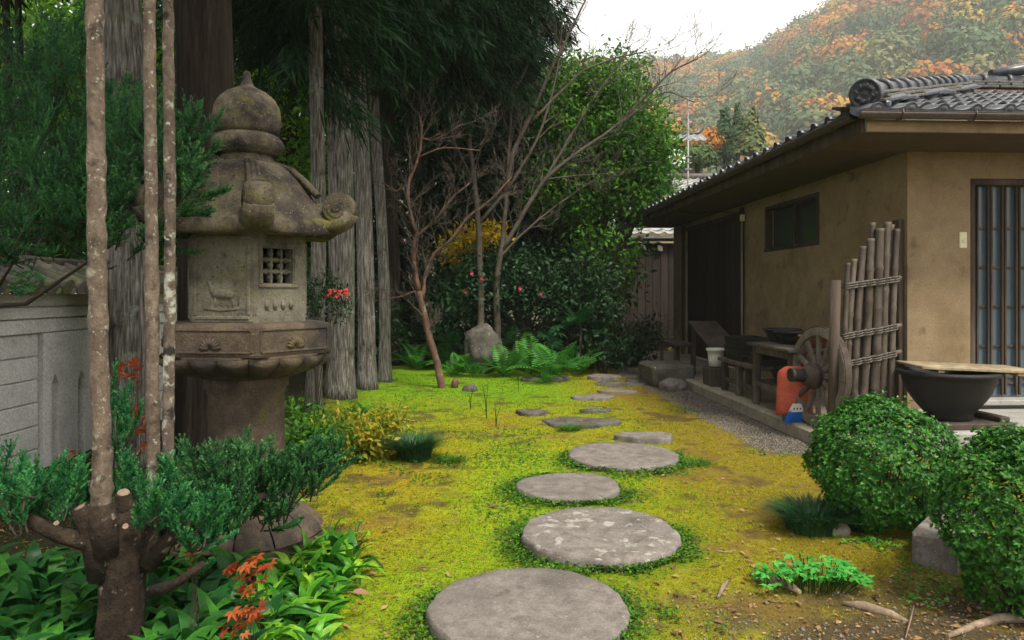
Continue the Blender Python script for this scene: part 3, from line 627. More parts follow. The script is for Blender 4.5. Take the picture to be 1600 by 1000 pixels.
# hip ridge: courses of flat tiles, barrel caps, end ornament
hd = Vector((1, 1, SL)).normalized(); hs_ = Vector((1, -1, 0)).normalized(); hn = hs_.cross(hd) if hs_.cross(hd).z > 0 else hd.cross(hs_)
h0 = Vector((EX + .10, EY + .10, EZ + .085)); hl = (Vector((xr, yr, zr)) - Vector((EX, EY, EZ))).length - .1
Rh = Matrix((hd, hs_, hn)).transposed()
brick = MB().box((0, 0, 0), (.292, .105, .028), .006).mesh('ridge_course_tile', m_tiled)
i = 0; sft = .16
while sft < hl:
    for lay in range(3):
        for sg in (-1, 1):
            p = h0 + hd * (sft + (.15 if lay % 2 else 0)) + hs_ * sg * (.105 - .018 * lay) + hn * (.005 + .031 * lay)
            o = place('ridge_course_tile', brick, roof, p + Vector((0, 0, random.uniform(-.003, .003)))); o.rotation_euler = (Rh.to_4x4() @ Matrix.Rotation(random.uniform(-.02, .02), 4, 'Z')).to_euler()
    sft += .30
def barrel(name, mat, r=.088, Lb=.335):
    m_ = MB(); n = 14; prof = [(0, r), (.0, r + .022), (.05, r + .022), (.06, r + .004), (Lb, r - .004)]
    V = []
    for (xx, rad_) in prof:
        for j in range(n + 1): a = -.25 + (PI + .5) * j / n; V.append((xx, rad_ * math.cos(a), rad_ * math.sin(a) * .95))
    k_ = n + 1; Fs = [(i_ * k_ + j, i_ * k_ + j + 1, (i_ + 1) * k_ + j + 1, (i_ + 1) * k_ + j) for i_ in range(len(prof) - 1) for j in range(n)]
    m_.add(V, [f[::-1] for f in Fs], True); return m_.mesh(name, mat)
bar_m = barrel('ridge_cap_tile', m_tile)
sft = .12
while sft < hl - .05:
    o = place('ridge_cap_tile', bar_m, roof, h0 + hd * sft + hn * .085); o.rotation_euler = (Rh.to_4x4() @ Matrix.Rotation(random.uniform(-.015, .015), 4, 'Z')).to_euler(); sft += .315
mb = MB()
V = []; n = 28
for (xx, r) in [(a_, b_ * .86) for a_, b_ in ((.10, .135), (-.02, .150), (-.05, .150), (-.06, .138), (-.045, .12), (-.045, .095), (-.058, .085), (-.058, .055), (-.045, .045), (-.06, .02))]:
    for j in range(n): a = 2 * PI * j / n; V.append((xx, r * math.cos(a), r * math.sin(a)))
mb.add(V, [(i * n + j, (i + 1) * n + j, (i + 1) * n + (j + 1) % n, i * n + (j + 1) % n) for i in range(9) for j in range(n)] + [tuple(9 * n + j for j in range(n))[::-1]], True)
for j in range(8): a = 2 * PI * j / 8; mb.tube([(-.05, .05 * math.cos(a), .05 * math.sin(a)), (-.055, .085 * math.cos(a + .5), .085 * math.sin(a + .5))], .012, 5)
mb.box((.03, 0, -.11), (.10, .34, .06), .015)
oni = mb.build('ridge_end_ornament', m_tile, roof, h0 + hd * .06 + hn * .075); oni.rotation_euler = Rh.to_euler()
# main ridge running right, and its higher end
sft = xr - .1
while sft < 4.3:
    for lay in range(3):
        o = place('ridge_course_tile', brick, roof, (sft + (.15 if lay % 2 else 0), yr - .10 + .012 * lay, zr + .06 + .031 * lay))
    o = place('ridge_cap_tile', bar_m, roof, (sft, yr, zr + .15)); sft += .315
mb = MB(); mb.tube([(xr + .35, yr - .02, zr + .25), (xr + .7, yr - .02, zr + .30), (xr + 1.2, yr - .02, zr + .42)], [.05, .07, .09], 8); mb.build('ridge_horn', m_tile, roof)
# platform, ledge, kerb
st = MB().box((1.62, -.60, .10), (4.76, 1.18, .20), .02).build('entrance_platform', m_plat); st.location = HC; st.rotation_euler = (0, 0, HR); tag(st, 'low paved entrance platform before the lattice door', kind='structure')
for xj in (-.02, .78, 1.6, 2.4):
    pass
led = MB(); led.box((-.56, 4.1, .05), (1.10, 8.2, .10)); led.box((-.945, -.60, .05), (.33, 1.18, .10)); led = led.build('wall_ledge', m_kerb); led.location = HC; led.rotation_euler = (0, 0, HR); tag(led, 'narrow concrete ledge along the side wall', kind='structure')
kerb = empty('kerb', HC, HR); tag(kerb, 'stone kerb edging the ledge along the house', kind='structure')
y = -1.2
while y < 3.4:
    Lk = random.uniform(.75, .95); MB().box((-1.18, y + Lk / 2, .045), (.115, Lk - .006, .15), .018, jit=.004).build('kerb_stone', m_kerb, kerb); y += Lk

# ------------------------------------------------------------------ things by the side wall
LZ = .10
def HT(x, y, z=LZ): return HL(x, y, z)
# tall work table
tb = empty('work_table', HT(-.86, .42), HR, 'rough wooden work table with lower shelf against the side wall', 'table')
for i in range(4): MB().box((-.27 + .155 * i, 0, .655), (.15, 1.05, .032), .005, jit=.002).build('table_board', M_ if False else m_woodv, tb)
leg = MB().box((0, 0, .315), (.055, .06, .64), .006).mesh('leg', m_woodv)
for sx in (-.27, .24):
    for sy in (-.42, .44): place('leg', leg, tb, (sx, sy, 0))
for sx in (-.27, .24): MB().box((sx, .01, .60), (.035, .80, .07), .004).build('apron', m_woodv, tb)
for sy in (-.42, .44): MB().box((-.015, sy, .24), (.46, .035, .05), .004).build('stretcher', m_woodv, tb)
MB().box((-.27, .01, .24), (.035, .80, .05), .004).build('stretcher', m_woodv, tb); MB().box((-.01, .01, .275), (.48, .88, .016), .003).build('shelf', m_wood, tb)
# low bench
bn = empty('low_bench', HT(-.88, 1.62), HR, 'low plank bench holding the black trays', 'bench')
for i in range(2): MB().box((-.10 + .21 * i, 0, .375), (.20, 1.25, .045), .006, jit=.002).build('seat_plank', m_woodv, bn)
legb = MB().box((0, 0, .175), (.07, .07, .35), .008).mesh('leg', m_woodv)
for sx in (-.15, .15):
    for sy in (-.52, .5): place('leg', legb, bn, (sx, sy, 0))
place('leg', legb, bn, (-.15, .0, 0)); MB().box((-.15, 0, .14), (.03, .98, .05), .004).build('stretcher', m_woodv, bn)
# slanted bench and plain bench beyond
sb = empty('slanted_rack', HT(-.78, 3.25), HR, 'dark sloping board on legs beside the step block', 'rack')
MB().box((0, .02, .60), (.42, 1.15, .035), .005, rot=(.30, 0, 0)).build('sloping_board', m_wood, sb)
for sx in (-.16, .16):
    MB().box((sx, -.45, .21), (.05, .05, .42), .005).build('leg', m_wood, sb); MB().box((sx, .45, .35), (.05, .05, .70), .005).build('leg', m_wood, sb)
b2 = empty('dark_bench', HT(-.98, 4.45), HR, 'small dark bench at the far end of the wall', 'bench')
MB().box((0, 0, .42), (.34, .95, .04), .005).build('seat_plank', m_wood, b2)
for sx in (-.13, .13):
    for sy in (-.4, .4): MB().box((sx, sy, .2), (.05, .05, .40), .005).build('leg', m_wood, b2)
# step block and boulder
stp = MB().box((0, 0, .15), (.62, .85, .32), .05, jit=.018).build('step_block', m_rock, None, HL(-1.38, 3.55, 0), (0, 0, HR)); tag(stp, 'squared stone step block at the plank door', 'step')
p = G(1055, 612); boulder('path_boulder', 'pale rounded boulder at the end of the kerb', (p.x, p.y + .12, .05), (.18, .14, .11), m_stone, 5)
# trays
tray_m = MB()
def tray(m_, w, l, h_, th=.008):
    m_.box((0, 0, th / 2), (w - .02, l - .02, th)); m_.box((w / 2, 0, h_ / 2), (th, l, h_)); m_.box((-w / 2, 0, h_ / 2), (th, l, h_)); m_.box((0, l / 2, h_ / 2), (w - th, th, h_)); m_.box((0, -l / 2, h_ / 2), (w - th, th, h_))
    for s_ in (-1, 1): m_.box((s_ * (w / 2 + .004), 0, h_), (.024, l + .03, .010)); m_.box((0, s_ * (l / 2 + .004), h_), (w - .018, .024, .010))
    return m_
tray_m = tray(MB(), .36, .50, .062).mesh('seed_tray', m_black)
for i in range(5):
    nm = ['bottom black seed tray of the stack on the low bench', 'second black seed tray from the bottom of the bench stack', 'middle black seed tray of the bench stack', 'second black seed tray from the top of the bench stack', 'topmost black seed tray of the stack on the low bench'][i]
    tag(place('seed_tray', tray_m, None, HT(-.86 + random.uniform(-.015, .015), 1.80, LZ + .40 + .052 * i), (0, 0, HR + random.uniform(-.05, .05))), nm, 'tray', 'seed trays stacked on the bench')
for i in range(2):
    tag(place('seed_tray', tray_m, None, HT(-.84, 1.22, LZ + .40 + .055 * i), (0, 0, HR + .08 - .1 * i), (.85, .8, 1)), ['lower of two small black trays at the near end of bench', 'upper of two small black trays at the near end of bench'][i], 'tray', 'small trays on the bench')
def pot(name, label, c, r0, r1, h_, mat, cat='pot', rim=.012, group=None, rz=0):
    pr = [(r0, 0), (r0 + (r1 - r0) * .5, h_ * .45), (r1 - .004, h_ * .86), (r1 + rim, h_ * .87), (r1 + rim, h_), (r1 - .008, h_), (r1 - .014, h_ * .8), (r0 * .7, .02)]
    return tag(MB().lathe(pr, 28).build(name, mat, None, c, (0, 0, rz)), label, cat, group)
pot('bucket', 'white plastic bucket at the far end of the low bench', HT(-1.0, 2.55, LZ + .25), .085, .11, .23, m_white, 'bucket')
tag(MB().box((0, 0, .12), (.26, .26, .24), .01).build('wooden_box', m_wood, None, HT(-1.0, 2.55), (0, 0, HR)), 'dark wooden box under the white bucket', 'box')
TZ = LZ + .672
pot('terracotta_bowl', 'wide red-brown terracotta bowl on the work table', HT(-.78, .12, TZ), .13, .20, .115, m_terra, 'bowl')
pot('black_bowl', 'black plastic bowl beside the terracotta bowl on the table', HT(-.86, .60, TZ), .11, .17, .13, m_black, 'bowl')
pot('black_basin', 'wider black basin at the far end of the work table', HT(-.80, .98, TZ), .12, .19, .14, m_black, 'basin')
pot('flower_pot', 'small dark pot on the shelf under the work table', HT(-.90, .25, LZ + .283), .10, .15, .13, m_black, 'pot'); pot('shelf_basin', 'dark basin on the shelf at the far table end', HT(-.88, .65, LZ + .283), .12, .17, .11, m_black, 'basin')
tag(MB().tube([(0, 0, 0), (.0, .10, .62), (.03, .16, 1.32)], .013, 8).build('grey_stick', m_alu, None, HT(-.36, .02)), 'thin grey metal stick leaning on the side wall', 'stick')
# red scoop
V = []; nx_, nz_ = 11, 13; W_, H_ = .33, .46
for side_ in (0, 1):
    for j in range(nz_):
        t_ = j / (nz_ - 1); wz = W_ * (1 - .10 * t_) * (1 if t_ < .82 else math.sqrt(max(.25, 1 - ((t_ - .82) / .18) ** 2 * .75)))
        for i in range(nx_):
            s_ = i / (nx_ - 1) * 2 - 1; V.append((s_ * wz / 2, .055 * s_ * s_ - .03 * t_ + (.008 if side_ else 0), t_ * H_))
Fs = []
for j in range(nz_ - 1):
    for i in range(nx_ - 1): a = j * nx_ + i; q = (a, a + 1, a + nx_ + 1, a + nx_); Fs += [q, tuple(nx_ * nz_ + v for v in q[::-1])]
rim = [i for i in range(nx_)] + [j * nx_ + nx_ - 1 for j in range(1, nz_)] + [(nz_ - 1) * nx_ + i for i in range(nx_ - 2, -1, -1)] + [j * nx_ for j in range(nz_ - 2, 0, -1)]
N_ = nx_ * nz_; Fs += [(rim[i], N_ + rim[i], N_ + rim[(i + 1) % len(rim)], rim[(i + 1) % len(rim)]) for i in range(len(rim))]
rs = empty('red_scoop', HT(-1.15, -.13), HR - .35, 'orange red plastic scoop blade standing behind the cart wheel', 'scoop')
mb = MB(); mb.add(V, Fs, True); mb.build('blade', m_red, rs, (0, 0, .055), (-.10, 0, 0)); MB().box((0, .02, .035), (.22, .05, .07), .008).build('blade_foot', m_woodv, rs)
# blue broom
bp_ = G(1240, 663, LZ); br = empty('blue_broom', (bp_.x, bp_.y, LZ), .15, 'blue bristle broom head resting beside the cart wheel', 'broom')
C = np.stack([rng.uniform(-.085, .085, 700), rng.uniform(-.02, .02, 700), np.full(700, .0)], -1); C[:, 0] *= 1.15
top = np.stack([C[:, 0] * .55 + .03, C[:, 1] * .8, np.full(700, .135)], -1); D = C - top + np.stack([rng.normal(0, .006, 700), rng.normal(0, .006, 700), rng.uniform(0, .012, 700)], -1)
V_, T_ = tris(top, unit(D), np.tile([1.0, 0, 0], (700, 1)), np.linalg.norm(D, axis=1), .006); V2, T2 = tris(top, unit(D), np.tile([0, 1.0, 0], (700, 1)), np.linalg.norm(D, axis=1), .006)
tag(place('bristles', npmesh('bristles', np.concatenate([V_, V2]), np.concatenate([T_, T2 + len(V_)]), m_blue), br), kind='stuff')
mb = MB(); mb.add([(-.035, -.024, .115), (-.035, .024, .115), (.085, .024, .115), (.085, -.024, .115), (.0, -.02, .185), (.0, .02, .185), (.065, .02, .185), (.065, -.02, .185)], [(0, 1, 2, 3), (4, 7, 6, 5), (0, 4, 5, 1), (2, 6, 7, 3), (0, 3, 7, 4), (1, 5, 6, 2)])
hd_ = mb.build('broom_head', m_white, br)
for sx in (-.02, .012, .044): MB().box((sx + .012, -.023, .145), (.014, .008, .016), .003).build('slot_shadow', m_shadow, hd_)  # solid dark blocks paint the shade of the holes
# cart wheel
wr = .44; wp = P(1279, 597, 6.54); wheel = empty('cart_wheel', (wp.x, wp.y, LZ + wr + .015), 0, 'large old wooden spoked cart wheel leaning by bamboo fence', 'wheel')
wheel.rotation_euler = (0, 0, math.radians(180 + 9)); wheel.rotation_euler = Euler((0, math.radians(-4), math.radians(180 + 9)))
# local: axle along +X (towards the viewer's left), wheel in YZ
def ring(m_, r0, r1, x0, x1, n=48, a0=0, a1=2 * PI, cap=False):
    V = []; 
    for j in range(n + 1):
        a = a0 + (a1 - a0) * j / n
        for (r, x) in ((r0, x0), (r1, x0), (r1, x1), (r0, x1)): V.append((x, r * math.cos(a), r * math.sin(a)))
    Fs = [(4 * j + k, 4 * j + (k + 1) % 4, 4 * j + 4 + (k + 1) % 4, 4 * j + 4 + k) for j in range(n) for k in range(4)]
    if cap: Fs += [(0, 3, 2, 1), (4 * n, 4 * n + 1, 4 * n + 2, 4 * n + 3)]
    return m_.add(V, Fs)
for i in range(6): ring(MB(), wr - .075, wr - .006, -.035, .035, 10, i * PI / 3 + .006, (i + 1) * PI / 3 - .006, True).build('rim_felloe', m_wheel, wheel)
ring(MB(), wr - .006, wr + .004, -.03, .03, 60).build('iron_tyre', m_iron, wheel)
for i in range(12):
    a = 2 * PI * i / 12 + .1; r0, r1 = .09, wr - .07; mid = (r0 + r1) / 2
    m_ = MB(); m_.box((0, 0, 0), (.034, .05, r1 - r0), .008); m_.build('spoke', m_wheel, wheel, (0, -mid * math.sin(a), mid * math.cos(a)), (a, 0, 0))
def lathex(prof, mat, name, par, n=24):
    m_ = MB().lathe(prof, n); m_.v = [(z, x, y) for x, y, z in m_.v]; return m_.build(name, mat, par)
hub = lathex([(.085, -.09), (.11, -.06), (.118, -.05), (.118, -.03), (.105, -.03), (.105, .05), (.118, .05), (.118, .08), (.10, .085), (.085, .10), (.085, .13), (.07, .135), (.065, .15)], m_terra if False else m_iron, 'hub', wheel)
lathex([(.058, .14), (.058, .24), (.062, .24), (.062, .27), (.045, .275), (.03, .26)], m_black, 'axle_cap', hub)
# bamboo fence panel
fn = empty('bamboo_fence', P(1352, 640, 6.33) * 1.0, 0, 'grey weathered bamboo fence panel tied with rope beside house corner', 'fence'); fn.location.z = LZ
def fl(px, py, d=6.8): return P(px, py, d - .47) - Vector(fn.location)
MB().tube([fl(1300, 672, 6.72), fl(1306, 438, 6.72)], .042, 10, rough=.03).build('fence_post', m_wood, fn)
canes = [(1326, 410, 1311, 8), (1335, 404, 1318, 9), (1348, 384, 1331, 10), (1357, 372, 1342, 7), (1363, 347, 1352, 9), (1361, 372, 1347, 12), (1376, 356, 1363, 13), (1388, 346, 1375, 10), (1401, 357, 1390, 9), (1342, 404, 1324, 6), (1330, 418, 1314, 7), (1369, 366, 1357, 8), (1382, 352, 1369, 7), (1394, 350, 1383, 8), (1353, 392, 1337, 7)]
for i, (xt, yt, xb, w) in enumerate(canes):
    d = 6.80 + (.05 if i in (3, 9, 4, 10, 11, 12, 13, 14) else 0) + .004 * (i % 3); a, b_ = fl(xb, 671, d), fl(xt, yt, d); r = w / 2 / F * d; pts, rad = [], []
    nn_ = 5 + i % 2
    for k in range(nn_):
        f0, f1 = k / nn_, (k + 1) / nn_
        for f_, q in ((f0 + .004, 1.12), (f0 + .02, .97), (f1 - .02, .97), (f1 - .003, 1.10)): pts.append(a.lerp(b_, f_) + Vector((math.sin(f_ * 5 + i) * .006, 0, 0))); rad.append(r * q * (1.05 - .1 * f_))
    MB().tube(pts, rad, 10).build('bamboo_cane', m_bam, fn)
for (y0, y1) in ((448, 434), (526, 508), (570, 549)):
    r_ = MB().tube([fl(1308, y0, 6.84), fl(1408, y1, 6.84)], .018, 8).build('bamboo_rail', m_bam, fn)
    for (xt, yt, xb, w) in canes:
        f_ = (671 - (y0 + y1) / 2) / (671 - yt); x = xb + (xt - xb) * f_; yy = y0 + (y1 - y0) * (x - 1308) / 100
        c = fl(x, yy, 6.81); m_ = MB(); rr_ = w / 2 / F * 6.8 + .006
        for q in (-.016, -.004, .008): m_.tube([c + Vector((rr_ * 1.1 * math.cos(a), rr_ * 1.7 * math.sin(a) + .012, q + .014 * math.cos(a * 1 + q * 60))) for a in np.linspace(0, 2 * PI, 11)], .006, 5, cap=False)
        m_.build('rope_tie', m_rope, r_)
MB().tube([fl(1318, 600, 6.86), fl(1395, 352, 6.86)], .008, 6).build('cross_cane', m_bam, fn)
MB().box(fl(1385, 573, 6.88), (.32, .02, .06), .004).build('back_board', m_woodv, fn)
# bowl with plank lid on a board
bz = .20; bpz = P(1487, 650, 6.12); bc = Vector((bpz.x, bpz.y, bz))
bo = empty('plinth_board', bc, .1, 'dark wooden board under the black bowl on the platform', 'board')
for i in range(3): MB().box((.06, -.17 + .17 * i, .026), (.62, .16, .05), .008, jit=.002).build('plank', m_wood, bo)
MB().box((.30, -.02, .075), (.09, .40, .04), .008).build('cleat', m_wood, bo)
pr = [(.17, 0), (.185, .02), (.18, .05), (.24, .12), (.31, .22), (.345, .32), (.35, .36), (.385, .365), (.392, .38), (.385, .40), (.34, .40), (.33, .36), (.28, .2), (.15, .08)]
tag(MB().lathe(pr, 48).build('large_bowl', m_bowl, None, bc + Vector((-.03, 0, .053))), 'large black round bowl with a footed base near the door', 'bowl')
lid = empty('plank_lid', bc + Vector((.10, -.02, .47)), -.12, 'pale slatted plank lid lying tilted across the black bowl', 'lid'); lid.rotation_euler = (0, .035, -.10)
for i in range(5): MB().box((0, -.21 + .105 * i, .012), (.90, .10, .024), .004).build('lid_plank', m_lid, lid)
for sx in (-.30, .30): MB().box((sx, 0, -.012), (.05, .50, .022), .003).build('lid_batten', m_lid, lid)
# ------------------------------------------------------------------ stone lantern
LX, LY = -1.35, 3.75; VA = math.radians(-65)          # one corner of the hexagon looks at the camera
lan = empty('stone_lantern', (LX, LY, 0), 0, 'tall weathered hexagonal stone lantern with curled roof corners', 'lantern')
# base
mb = MB(); mb.lathe([(.40, -.05), (.41, .06), (.395, .085), (.33, .09)], 48, hexf=6, rot=VA, smooth=False)
for j in range(12):
    a = VA + 2 * PI * j / 12; V = []
    for u in range(7):
        for w in range(7):
            s_ = (w / 6 - .5) * .5; f_ = u / 6; r = .36 - .16 * f_ ** 1.4; b_ = math.cos(s_ / .25 * PI / 2) ** .6 if abs(s_) < .25 else 0
            V.append(((r + .022 * b_) * math.cos(a + s_), (r + .022 * b_) * math.sin(a + s_), .085 + .15 * f_ + .012 * b_ * (1 - f_)))
    mb.add(V, [(u * 7 + w, u * 7 + w + 1, u * 7 + w + 8, u * 7 + w + 7) for u in range(6) for w in range(6)], True)
mb.lathe([(.235, .22), (.235, .27), (.21, .29)], 40)
mb.build('base', m_lant2, lan)
mb = MB(); mb.lathe([(.205, .27), (.196, .32), (.186, .5), (.184, .78), (.192, .80), (.192, .815), (.204, .825), (.206, .86), (.20, .895), (.20, .91)], 48); mb.build('shaft', m_lant2, lan)
# platform
mb = MB(); mb.lathe([(.21, .875), (.27, .90), (.33, .93), (.385, .975), (.40, 1.0)], 48)
for j in range(18):
    a = VA + 2 * PI * j / 18 + .1; V = []
    for u in range(6):
        for w in range(6):
            s_ = (w / 5 - .5) * .34; f_ = u / 5; b_ = math.cos(s_ / .17 * PI / 2) ** .7 if abs(s_) < .17 else 0; r = .25 + .16 * math.sin(f_ * PI / 2) + .025 * b_ * math.sin(f_ * PI)
            V.append((r * math.cos(a + s_), r * math.sin(a + s_), .89 + .105 * f_ - .008 * b_))
    mb.add(V, [(u * 6 + w, u * 6 + w + 1, u * 6 + w + 7, u * 6 + w + 6) for u in range(5) for w in range(5)], True)
mb.build('lotus_course', m_lant2, lan)
plat = MB().lathe([(.40, .995), (.432, 1.0), (.437, 1.01), (.437, 1.135), (.43, 1.148), (.36, 1.156), (.3, 1.157)], 48, hexf=6, rot=VA, smooth=False).build('platform', m_lant2, lan)
def face_frame(k, R_, z):          # k-th face: centre point, along, outward
    a0 = VA + k * PI / 3; a1 = a0 + PI / 3; p0 = Vector((R_ * math.cos(a0), R_ * math.sin(a0), z)); p1 = Vector((R_ * math.cos(a1), R_ * math.sin(a1), z))
    s_ = (p1 - p0).normalized(); n_ = Vector((math.cos((a0 + a1) / 2), math.sin((a0 + a1) / 2), 0)); return (p0 + p1) / 2, s_, n_
def onface(mb, k, R_, z, s0, z0, w, h_, th, proud, b=.004):
    """box on the k-th face: s0,z0 centre along the face and up; outer surface stands 'proud' of the face"""
    c, s_, n_ = face_frame(k, R_, z); m_ = MB().box((0, 0, 0), (w, th, h_), b); Rm = Matrix((s_, -n_, Vector((0, 0, 1)))).transposed()
    V = [Rm @ Vector(v) + c + s_ * s0 + Vector((0, 0, z0)) + n_ * (proud - th / 2) for v in m_.v]; mb.add(V, m_.f)
for k in range(6):
    m_ = MB()
    for q in (-1, 1): onface(m_, k, .437, 1.075, 0, q * .052, .38, .010, .02, .006, .002); onface(m_, k, .437, 1.075, q * .195, 0, .010, .104, .02, .006, .002)
    c, s_, n_ = face_frame(k, .437, 1.04)
    for j in range(9):
        an = PI * (j + .5) / 9; d_ = s_ * math.cos(an) + Vector((0, 0, math.sin(an))); m_.tube([c + n_ * .003 + d_ * .008, c + n_ * .008 + d_ * .03, c + n_ * .003 + d_ * .052], [.004, .010, .005], 6)
    m_.build('carved_panel', m_lant2, plat)
# fire box: six stone walls, the window in the face to the right of the front corner
RB = .307; zb0, zb1 = 1.155, 1.585; zc = (zb0 + zb1) / 2
for k in range(6):
    m_ = MB(); wd = RB - .002
    if k != 0:
        onface(m_, k, RB, zc, 0, 0, wd, zb1 - zb0, .06, 0, .006)
        for q in (-1, 1): onface(m_, k, RB, zc, 0, q * .19, .27, .018, .02, .008); onface(m_, k, RB, zc, q * .13, 0, .018, .36, .02, .008)
    else:
        wc, wz, ww, wh = -.012, .06, .175, .17
        onface(m_, k, RB, zc, wc + ww / 2 + (RB / 2 - wc - ww / 2) / 2, wz, RB / 2 - wc - ww / 2, wh, .06, 0, 0); onface(m_, k, RB, zc, wc - ww / 2 - (RB / 2 + wc - ww / 2) / 2, wz, RB / 2 + wc - ww / 2, wh, .06, 0, 0)
        onface(m_, k, RB, zc, 0, (wz + wh / 2 + .215) / 2, wd, .215 - wz - wh / 2, .06, 0, 0); onface(m_, k, RB, zc, 0, (wz - wh / 2 - .215) / 2, wd, .215 + wz - wh / 2, .06, 0, 0)
        for q in (-1, 1): onface(m_, k, RB, zc, wc, wz + q * (wh / 2 + .014), ww + .05, .018, .02, .008); onface(m_, k, RB, zc, wc + q * (ww / 2 + .014), wz, .018, wh + .01, .02, .008)
        for q in range(4):
            c, s_, n_ = face_frame(k, RB, zc); cc = c + s_ * (wc - .07 + .047 * q) + Vector((0, 0, -.13)); m_.tube([cc + Vector((0, 0, -.025)), cc + n_ * .008, cc + Vector((0, 0, .03))], [.004, .014, .003], 6)
    wl = m_.build('firebox_wall', m_lantb, lan)
    if k == 0:
        c, s_, n_ = face_frame(k, RB, zc)
        for q in (-1, 1):
            m2 = MB(); onface(m2, k, RB, zc, wc + q * ww / 6, wz, .014, wh, .03, -.012, .003)
            for e in (-1, 0, 1): onface(m2, k, RB, zc, wc + q * ww / 6, wz + e * wh / 3, .026, .026, .034, -.010, .008)
            m2.build('lattice_bar', m_lantb, wl)
            m2 = MB(); onface(m2, k, RB, zc, wc, wz + q * wh / 6, ww, .014, .028, -.013, .003)
            for e in (-1, 0, 1): onface(m2, k, RB, zc, wc + e * ww / 3, wz + q * wh / 6, .026, .026, .033, -.0105, .008)
            m2.build('lattice_bar', m_lantb, wl)
    if k == 5:
        c, s_, n_ = face_frame(k, RB, zc); m2 = MB()
        for pl_ in (((-.05, -.085, .012), (-.02, -.075, .026), (.03, -.078, .028), (.06, -.09, .016)), ((-.04, -.08, .016), (-.055, -.05, .011), (-.06, -.02, .012), (-.075, -.018, .006)), ((-.03, -.09, .009), (-.035, -.12, .006), (-.03, -.145, .006)), ((.045, -.09, .010), (.055, -.12, .006), (.05, -.145, .006)), ((-.09, -.148, .008), (0, -.152, .012), (.09, -.147, .007)), ((.08, -.13, .006), (.085, -.06, .007), (.07, .0, .004))):
            m2.tube([c + s_ * q[0] + Vector((0, 0, q[1])) - n_ * q[2] * .35 for q in pl_], [q[2] for q in pl_], 8)
        m2.build('carved_relief', m_lantb, wl)
MB().lathe([(.20, zb0 + .002), (.20, zb0 + .006)], 24).build('firebox_floor', m_shadow, lan)  # floor coloured dark, the inner shade painted on
# roof
N_ = 96; prof = [(0, 0), (.10, .010), (.22, .035), (.36, .085), (.52, .160), (.68, .235), (.82, .285), (.93, .308), (1.0, .316)]; V = []
for (t_, dz) in prof:
    for j in range(N_):
        a = VA + 2 * PI * j / N_; w = PI / 3; q = ((a - VA) % w) - w / 2; hx_ = math.cos(w / 2) / math.cos(q); cf = (abs(q) / (w / 2)) ** 5
        r = (.140 * (1 - t_) + (.475 * (hx_ * t_ + (1 - t_))) * t_ ** .95 if t_ > 0 else .14) if True else 0
        r *= 1 + .05 * cf * t_ ** 3
        V.append((r * math.cos(a), r * math.sin(a), 1.955 - dz + .045 * cf * t_ ** 4))
n0 = len(prof)
for (t_, z_) in ((1.0, 1.585), (.96, 1.572), (.55, 1.578)):
    for j in range(N_):
        a = VA + 2 * PI * j / N_; w = PI / 3; q = ((a - VA) % w) - w / 2; hx_ = math.cos(w / 2) / math.cos(q); cf = (abs(q) / (w / 2)) ** 5
        r = .482 * hx_ * t_ * (1 + .05 * cf * (t_ > .9)); V.append((r * math.cos(a), r * math.sin(a), z_ + .04 * cf * (t_ > .9)))
mb = MB(); mb.add(V, [(i * N_ + j, (i + 1) * N_ + j, (i + 1) * N_ + (j + 1) % N_, i * N_ + (j + 1) % N_) for i in range(n0 + 2) for j in range(N_)], True)
rf = mb.build('roof', m_lant, lan)
# a thin incised line round the eave
mb = MB(); pts = []
for k in range(6):
    a = VA + k * PI / 3; u = Vector((math.cos(a), math.sin(a), 0)); tg = Vector((-math.sin(a), math.cos(a), 0)); m_ = MB()
    for (off, rr0) in ((-.020, .012), (.0, .016), (.020, .012)):
        m_.tube([u * .15 + tg * off + Vector((0, 0, 1.95)), u * .235 + tg * off + Vector((0, 0, 1.918)), u * .31 + tg * off + Vector((0, 0, 1.852)), u * .37 + tg * off + Vector((0, 0, 1.785))], [rr0 * .8, rr0, rr0 * 1.1, rr0 * 1.2], 8)
    m_.build('hip_rib', m_lant, rf)
    # fern-head curl: a rolled scroll on its side
    m_ = MB(); cc = u * .485 + Vector((0, 0, 1.722)); R0 = .078
    for (hw, sc_) in ((.040, 1.0), (.052, .96), (.060, .88), (.056, .78), (.064, .62), (.058, .45), (.068, .28)):
        V = []; n_ = 26
        for s_ in (-1, 1):
            for j in range(n_): a2 = 2 * PI * j / n_; V.append(cc + tg * s_ * hw + u * R0 * sc_ * math.cos(a2) + Vector((0, 0, R0 * sc_ * math.sin(a2))))
        m_.add(V, [(j, (j + 1) % n_, n_ + (j + 1) % n_, n_ + j) for j in range(n_)], True); m_.f += [tuple(len(m_.v) - 2 * n_ + j for j in range(n_))[::-1], tuple(len(m_.v) - n_ + j for j in range(n_))]; m_.sm += [False, False]
    path = [u * .34 + Vector((0, 0, 1.665)), u * .40 + Vector((0, 0, 1.632)), u * .46 + Vector((0, 0, 1.627)), u * .515 + Vector((0, 0, 1.652)), u * .545 + Vector((0, 0, 1.695))]
    for off in (-.042, -.014, .014, .042): m_.tube([p_ + tg * off for p_ in path], [.03, .034, .034, .030, .024], 10)
    m_.build('curled_corner', m_lant, rf)
fin = MB().lathe([(.142, 1.945), (.138, 1.965), (.128, 1.985), (.126, 2.0)], 40).build('finial', m_lant, lan)
mb = MB(); mb.lathe([(.126, 1.99), (.155, 2.005), (.172, 2.035), (.173, 2.06), (.160, 2.085), (.145, 2.10)], 48)
